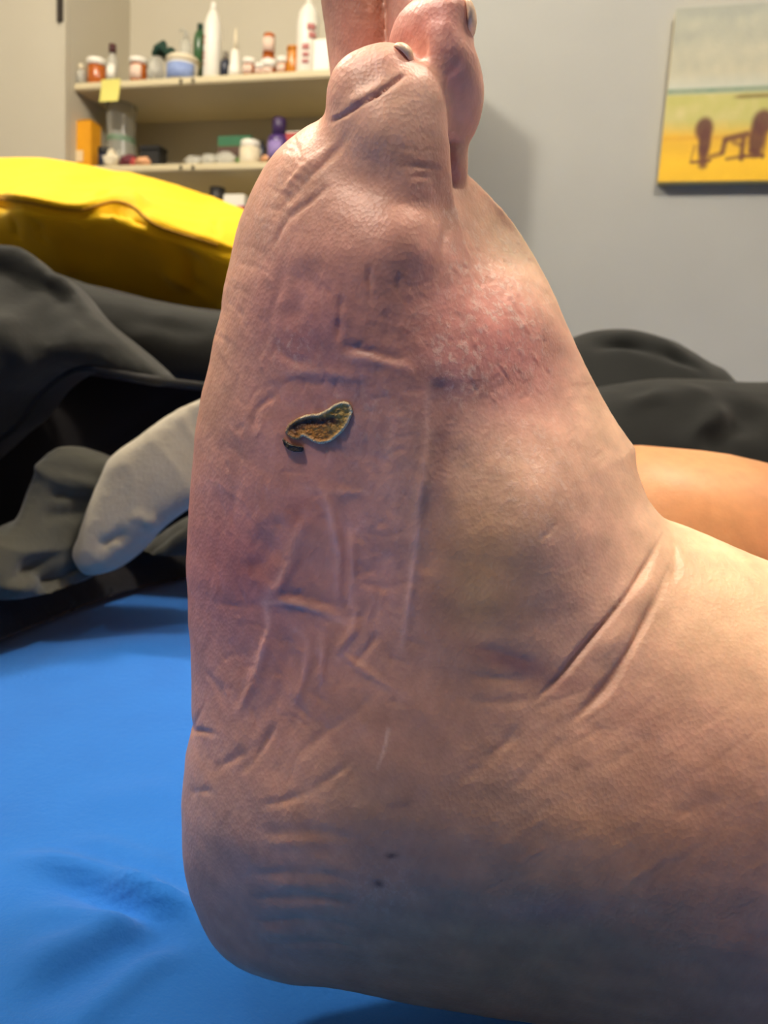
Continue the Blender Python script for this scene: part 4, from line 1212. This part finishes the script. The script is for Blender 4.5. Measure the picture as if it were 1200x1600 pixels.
for i in range(nU):
    a = 2 * math.pi * i / nU; rr_ = .0105 * (1 + .3 * math.sin(i * 2.4))
    ring.append([bm.verts.new(((r * .62 + rr_ * math.cos(b)) * math.cos(a), (r * .62 + rr_ * math.cos(b)) * math.sin(a), .012 + rr_ * math.sin(b) + .006 * math.sin(a * 3))) for b in [2 * math.pi * j / nV for j in range(nV)]])
for i in range(nU):
    for j in range(nV): bm.faces.new((ring[i][j], ring[(i + 1) % nU][j], ring[(i + 1) % nU][(j + 1) % nV], ring[i][(j + 1) % nV]))
me = bpy.data.meshes.new('band'); bm.to_mesh(me); bm.free(); smooth(me); link('ruffle', me, DGR(), t)
lump('bow', t, r * .45, r * .4, .036, DGR(), .2, 5, 9, (-.004, 0, .008))
# tub
loc, r, H = spot(286, 50, 92, 'u')
t = thing('tub', 'round tub with pale blue label and white lid', 'tub', loc)
lath(t, 'body', [(0, 0), (r * .84, 0), (r * .95, H * .78), (0, H * .78)], WHT()); lath(t, 'lid', [(0, H * .76), (r, H * .76), (r, H * .93), (r * .9, H), (0, H)], CRM())
arc_label(t, 'label_band', r * .93, H * .08, H * .68, 190, 345, BLU())
# tall clear bottle with hook top, behind
loc, r, H = spot(291, 20, 48, 'u', .105)
t = thing('bottle', 'tall clear pump bottle behind the blue labelled tub', 'bottle', loc)
lath(t, 'body', [(0, 0), (r, 0), (r, H * .8), (r * .45, H * .9), (0, H * .9)], CLR()); lath(t, 'cap', [(0, H * .89), (r * .4, H * .89), (r * .4, H * .97), (0, H * .97)], CLR2())
o = link('nozzle', tube_mesh([(0, 0, H * .96), (0, 0, H), (-.012, -.004, H + .003), (-.018, -.004, H - .004)], [.003] * 4, 8), CLR2(), t)
# green bottle
loc, r, H = spot(313, 19, 38, 'u', .095)
t = thing('bottle', 'green bottle with brown base behind the tub', 'bottle', loc)
lath(t, 'body', [(0, H * .2), (r, H * .2), (r, H * .76), (r * .8, H * .86), (r * .4, H * .92), (0, H * .92)], GRN()); lath(t, 'base', [(0, 0), (r, 0), (r, H * .2), (0, H * .2)], AMB())
lath(t, 'cap', [(0, H * .91), (r * .45, H * .91), (r * .45, H), (0, H)], DGR())
# tall white lotion bottle with red lettering
loc, r, H = spot(334, 26, 4, 'u')
t = thing('lotion_bottle', 'tall white pointed bottle with red print on its left side', 'bottle', loc)
lath(t, 'body', [(0, 0), (r * .9, 0), (r, .004), (r, H * .6), (r * .92, H * .72), (r * .6, H * .84), (r * .36, H * .9), (0, H * .9)], WHT())
lath(t, 'nozzle', [(0, H * .89), (r * .36, H * .89), (r * .3, H * .97), (r * .22, H), (0, H)], WHT())
for z0, z1 in ((.50, .545), (.435, .47), (.30, .335), (.24, .275), (.17, .19)): arc_label(t, 'print', r * 1.002, H * z0, H * z1, 195, 238, RED(), 6)
# navy bottle, white cone tube
loc, r, H = spot(353, 15, 82, 'u', .02)
t = thing('bottle', 'small navy bottle between the two tall white bottles', 'bottle', loc)
lath(t, 'body', [(0, 0), (r, 0), (r, H * .62), (r * .7, H * .72), (0, H * .72)], NVY()); lath(t, 'cap', [(0, H * .71), (r * .62, H * .71), (r * .55, H), (0, H)], pm_('dull grey cap', (120, 112, 98), rough=.5))
loc, r, H = spot(369, 19, 44, 'u')
t = thing('nozzle_tube', 'white tube with long pointed nozzle next to the navy bottle', 'tube', loc)
lath(t, 'body', [(0, 0), (r, 0), (r, H * .12), (r * .8, H * .3), (r * .55, H * .55), (r * .4, H * .56), (0, H * .56)], WHT()); lath(t, 'nozzle', [(0, H * .55), (r * .45, H * .55), (r * .12, H), (0, H)], CRM())
# tall white bottle at right with pink print, white carton beside it
loc, r, H = spot(484, 32, -6, 'u')
t = thing('lotion_bottle', 'biggest white bottle with pinkish print nearest the toes', 'bottle', loc)
lath(t, 'body', [(0, 0), (r * .92, 0), (r, .004), (r, H * .66), (r * .85, H * .78), (r * .5, H * .87), (r * .3, H * .9), (0, H * .9)], WHT()); lath(t, 'nozzle', [(0, H * .89), (r * .32, H * .89), (r * .2, H), (0, H)], WHT())
for z0, z1, a0, a1 in ((.52, .6, 285, 330), (.42, .50, 295, 335), (.27, .345, 265, 300), (.18, .24, 268, 300), (.1, .15, 268, 300)): arc_label(t, 'print', r * 1.002, H * z0, H * z1, a0, a1, pm_('pink print', (190, 120, 116), rough=.6), 6)
loc, r, H = spot(508, 24, 66, 'u')
t = thing('carton', 'white carton at the right end of the upper shelf', 'box', loc)
link('box', boxm(r * 2, r * 2, H * .97, .001), WHT(), t); o = link('flap', boxm(r * 1.9, r * 1.9, .002, .0005), CRM(), t); o.location = (0, 0, H * .97)

# ---- lower shelf
G2 = None
loc, r, H = spot(134, 38, 188, 'l')
t = thing('carton', 'yellow carton at the left end of the lower shelf', 'box', loc)
link('box', boxm(r * 2, r * 1.4, H * .93, .002), YBX(), t)
bm = bmesh.new()
vs = [bm.verts.new(c) for c in ((-r, -r * .7, H * .93), (r, -r * .7, H * .93), (r, r * .7, H * .93), (-r, r * .7, H * .93), (-r * .2, 0, H * 1.02), (r * .5, 0, H * 1.02))]
for f_ in ((0, 1, 5, 4), (1, 2, 5), (2, 3, 4, 5), (3, 0, 4)): bm.faces.new([vs[i] for i in f_])
me = bpy.data.meshes.new('flap'); bm.to_mesh(me); bm.free(); link('flap', me, YBX(), t)
o = link('side_print', boxm(r * .55, .001, H * .9, .0003), YB2(), t); o.location = (-r * .7, -r * .7 - .0004, .004)
o = link('badge', boxm(r * .8, .001, H * .22, .0003), pm_('cream print', (232, 206, 160), rough=.6), t); o.location = (-r * .1, -r * .7 - .0012, H * .12)
loc, r, H = spot(190, 50, 166, 'l', .065)
t = thing('plastic_bag', 'tall clear plastic bag with green band behind the maroon cloth', 'plastic bag', loc)
lath(t, 'film', [(0, 0), (r * .95, 0), (r, H * .3), (r * .86, H * .6), (r * .92, H * .8), (r * .98, H)], CLR(), 26)
lath(t, 'band', [(r * .9, H * .46), (r * .925, H * .47), (r * .905, H * .54), (r * .88, H * .55)], pm_('sea green band', (110, 138, 112), rough=.5), 26)
lump('contents', t, r * .7, r * .7, H * .4, CLR2(), .15, 4, 8)
loc, r, H = spot(163, 18, 232, 'l')
t = thing('jar', 'small dark jar right beside the yellow carton', 'jar', loc)
lath(t, 'body', [(0, 0), (r, 0), (r, H * .7), (0, H * .7)], NVY(), 16); lath(t, 'lid', [(0, H * .68), (r * 1.05, H * .68), (r * 1.05, H), (0, H)], BLK(), 16)
loc, r, H = spot(174, 22, 236, 'l', -.003)
t = thing('tissue', 'crumpled pale tissue between dark jar and maroon cloth', 'tissue', loc)
lump('paper', t, r, r, H, CRM(), .25, 5, 12)
loc, r, H = spot(202, 34, 240, 'l')
t = thing('cloth', 'folded maroon cloth on the lower shelf', 'cloth', loc); lump('cloth_fold', t, r, r * .8, H, MAR(), .15, 4, 2); lump('red_corner', t, r * .4, r * .4, H * .7, RED(), .15, 4, 5, (r * .7, -r * .3, 0))
loc, r, H = spot(224, 24, 246, 'l', -.004)
t = thing('soap_bar', 'peach coloured soap bar in front of the black box', 'soap', loc); me = boxm(r * 2, r * 1.2, H, H * .3, True, 3); smooth(me); link('bar', me, PCH(), t)
loc, r, H = spot(240, 36, 231, 'l', .01)
t = thing('box', 'small black box on the lower shelf', 'box', loc)
link('body', boxm(r * 1.9, r * 1.3, H * .78, .003), BLK(), t); o = link('lid', boxm(r * 2, r * 1.4, H * .22, .003), BLK(), t); o.location = (0, 0, H * .78)
for i, (px, w_, tp, lab) in enumerate(((303, 30, 243, 'clear blister pack farthest left in the row on the lower shelf'), (326, 26, 240, 'clear plastic packet second in the row on the lower shelf'), (352, 34, 236, 'clear plastic packet in front of the green carton'))):
    loc, r, H = spot(px, w_, tp, 'l', -.003 * (i % 2))
    t = thing('packet', lab, 'packet', loc, 'clear packets on the lower shelf'); lump('film', t, r * 1.05, r * .6, H, CLR2(), .12, 5, 4 * i); link('card', boxm(r * 1.5, .002, H * .7, .0005), WHT(), t)
loc, r, H = spot(361, 54, 208, 'l', -.01, .9)
loc += NW * .04
t = thing('carton', 'green and brown carton lying behind clear packets', 'box', loc)
link('box', boxm(r * 2, r * .8, H, .002), LGR(), t)
for nm, z0, z1, m_ in (('top_stripe', .70, 1.0, GRC), ('brown_stripe', .34, .70, BRN)):
    o = link(nm, boxm(r * 2.004, r * .806, H * (z1 - z0), .0004), m_(), t); o.location = (0, 0, H * z0)
loc, r, H = spot(392, 32, 221, 'l')
t = thing('jar', 'cream jar in front of the purple bottle', 'jar', loc)
lath(t, 'body', [(0, 0), (r * .95, 0), (r, H * .1), (r, H * .68), (0, H * .68)], CRM()); lath(t, 'lid', [(0, H * .67), (r * .92, H * .67), (r * .92, H * .95), (r * .8, H), (0, H)], WHT())
loc, r, H = spot(410, 12, 220, 'l', .03)
t = thing('bottle', 'small dark bottle behind the cream jar', 'bottle', loc)
lath(t, 'body', [(0, 0), (r, 0), (r, H * .75), (r * .5, H * .82), (0, H * .82)], NVY(), 14); lath(t, 'cap', [(0, H * .8), (r * .55, H * .8), (r * .55, H), (0, H)], BLK(), 14)
loc, r, H = spot(437, 32, 185, 'l')
t = thing('bottle', 'purple bottle with dark purple cap on the lower shelf', 'bottle', loc)
lath(t, 'body', [(0, 0), (r, 0), (r, H * .52), (r * .86, H * .6), (0, H * .6)], PUR()); lath(t, 'cap', [(0, H * .59), (r * .66, H * .59), (r * .62, H * .97), (r * .5, H), (0, H)], DPU())
arc_label(t, 'label_band', r * 1.002, H * .1, H * .46, 220, 310, LAV())
loc, r, H = spot(462, 26, 208, 'l', .01)
t = thing('carton', 'red carton half hidden between purple bottle and foot', 'box', loc); link('box', boxm(r * 2, r * 1.2, H * .96, .002), RED(), t); o = link('flap', boxm(r * 1.9, r * 1.1, .003, .0005), WHT(), t); o.location = (0, 0, H * .96)
loc, r, H = spot(418, 20, 243, 'l', -.004)
t = thing('soap_bar', 'small orange soap bar beside the cream jar', 'soap', loc); me = boxm(r * 2, r * 1.2, H, H * .3, True, 3); smooth(me); link('bar', me, PCH(), t)
# ---- lowest shelf, just above the pillow
loc, r, H = spot(340, 22, 294, 'b')
t = thing('jar', 'dark brown jar just above the pillow edge', 'jar', loc); lath(t, 'body', [(0, 0), (r, 0), (r, H * .7), (0, H * .7)], BRN(), 16); lath(t, 'lid', [(0, H * .68), (r * 1.04, H * .68), (r * 1.04, H), (0, H)], BLK(), 16)
loc, r, H = spot(370, 34, 306, 'b')
t = thing('carton', 'white and magenta carton just above the pillow edge', 'box', loc); link('box', boxm(r * 2, r * 1.2, H, .002), WHT(), t); o = link('end_stripe', boxm(r * .7, r * 1.204, H * .8, .0004), MAG(), t); o.location = (r * .66, 0, 0)

# ================================================================== painting on the grey wall
FR = .032
s0, zb = wall_hit(1028, 284, -FR); _, zt = wall_hit(1058, 14, -FR)
PW, PH = .62, zt - zb
pic = empty('painting', wp(s0 + PW / 2, -.001, zb)); pic.rotation_euler = (0, 0, -YAW)
tag(pic, 'beach painting on canvas with two brown chairs on yellow sand', 'painting')
nx_, nz_ = 220, 150
U, V = np.meshgrid(np.linspace(0, 1, nx_), np.linspace(0, 1, nz_), indexing='ij')      # V: 0 top, 1 bottom
xp = U * PW / (PH / 270.0); yp = V * 270.0                                                # canvas coordinates in steps of 1/270 of its height
def mixc(a, b, t): t = np.clip(t, 0, 1)[..., None]; return a * (1 - t) + b * t
L3 = lambda *c: srgb_lin(c)
pv = np.stack([xp.ravel(), np.zeros(xp.size), yp.ravel() * 1.6], 1)
N2 = (.6 * wob(pv, .045, 0, 16) + .3 * wob(pv, .14, 16, 16)).reshape(U.shape)
img = mixc(np.broadcast_to(L3(150, 154, 142), U.shape + (3,)), L3(188, 182, 154), yp / 130 + .15 * N2)
img = mixc(img, L3(176, 186, 178), (yp - 100) / 20 * (yp < 124) * .5)
img = mixc(img, L3(96, 132, 108), ((yp > 124) & (yp < 134)) * (.75 + .2 * N2))
img = mixc(img, mixc(np.broadcast_to(L3(182, 178, 96), U.shape + (3,)), L3(196, 184, 124), .5 + .5 * N2), np.clip((yp - 131) / 5, 0, 1))
img = mixc(img, L3(220, 172, 20), (yp - 172) / 30 + .12 * N2)
img = mixc(img, L3(236, 186, 8), (yp - 215) / 25)
img = mixc(img, L3(196, 140, 20), .5 * np.exp(-((yp - 202) / 4) ** 2) * (xp < 120))
img = mixc(img, L3(108, 88, 26), .85 * np.exp(-((yp - 141 + .01 * xp) / 3.5) ** 2) * np.clip((xp - 100) / 12, 0, 1))
BRW = L3(88, 32, 8)
def ell(cx, cy, rx, ry, s=.95, c=BRW, soft=.35):
    global img
    q_ = np.sqrt(((xp - cx) / rx) ** 2 + ((yp - cy) / ry) ** 2)
    img = mixc(img, c, s * np.clip((1 + soft - q_) / soft / 1.5, 0, 1))
def strip(x0, y0, x1, y1, w_, s=.9, c=BRW):
    global img
    dx, dy = x1 - x0, y1 - y0; t_ = np.clip(((xp - x0) * dx + (yp - y0) * dy) / (dx * dx + dy * dy), 0, 1)
    q_ = np.hypot(xp - x0 - t_ * dx, yp - y0 - t_ * dy); img = mixc(img, c, s * np.clip(1.5 - q_ / w_, 0, 1))
ell(64, 188, 13, 17); ell(67, 210, 9, 22); strip(66, 220, 68, 244, 7); strip(50, 240, 78, 238, 2.5); strip(78, 232, 92, 228, 4, .7); strip(52, 214, 48, 240, 2, .5)
strip(100, 205, 130, 198, 5); strip(98, 208, 96, 226, 4); strip(126, 205, 126, 236, 4); strip(104, 236, 128, 232, 3, .7); strip(112, 210, 122, 214, 4, .6)
ell(152, 180, 15, 18); ell(146, 205, 12, 25); strip(130, 232, 158, 232, 3); strip(160, 190, 158, 236, 2, .6); strip(140, 224, 150, 228, 5)
for k in range(3): strip(58 + k * 6, 176, 62 + k * 4, 224, .9, .5, L3(56, 16, 4)); strip(143 + k * 8, 166, 139 + k * 6, 222, .9, .5, L3(56, 16, 4))
img = img * (1 + .05 * N2[..., None])
Vx = np.stack([(U - .5).ravel() * PW, np.full(U.size, -FR) + .0012 * 0, ((1 - V) * PH).ravel()], 1)
I = np.arange(U.size).reshape(U.shape)
q = np.stack([I[:-1, :-1].ravel(), I[:-1, 1:].ravel(), I[1:, 1:].ravel(), I[1:, :-1].ravel()], 1)
me = mesh_np('picture', Vx, q); set_tint(me, img.reshape(-1, 3))
M_paint = attr_mat('oil paint', .55, .5, 160)
link('picture', me, M_paint, pic)
# canvas sides carry the paint over the edge, lightened to look side-lit
M_cs = mat('lightened canvas edge', (232, 212, 140), .7, (222, 200, 126), 12)
o = link('canvas', boxm(PW - .0004, FR - .0006, PH, .001), M_cs, pic); o.location = (0, -FR / 2 + .0004, 0)
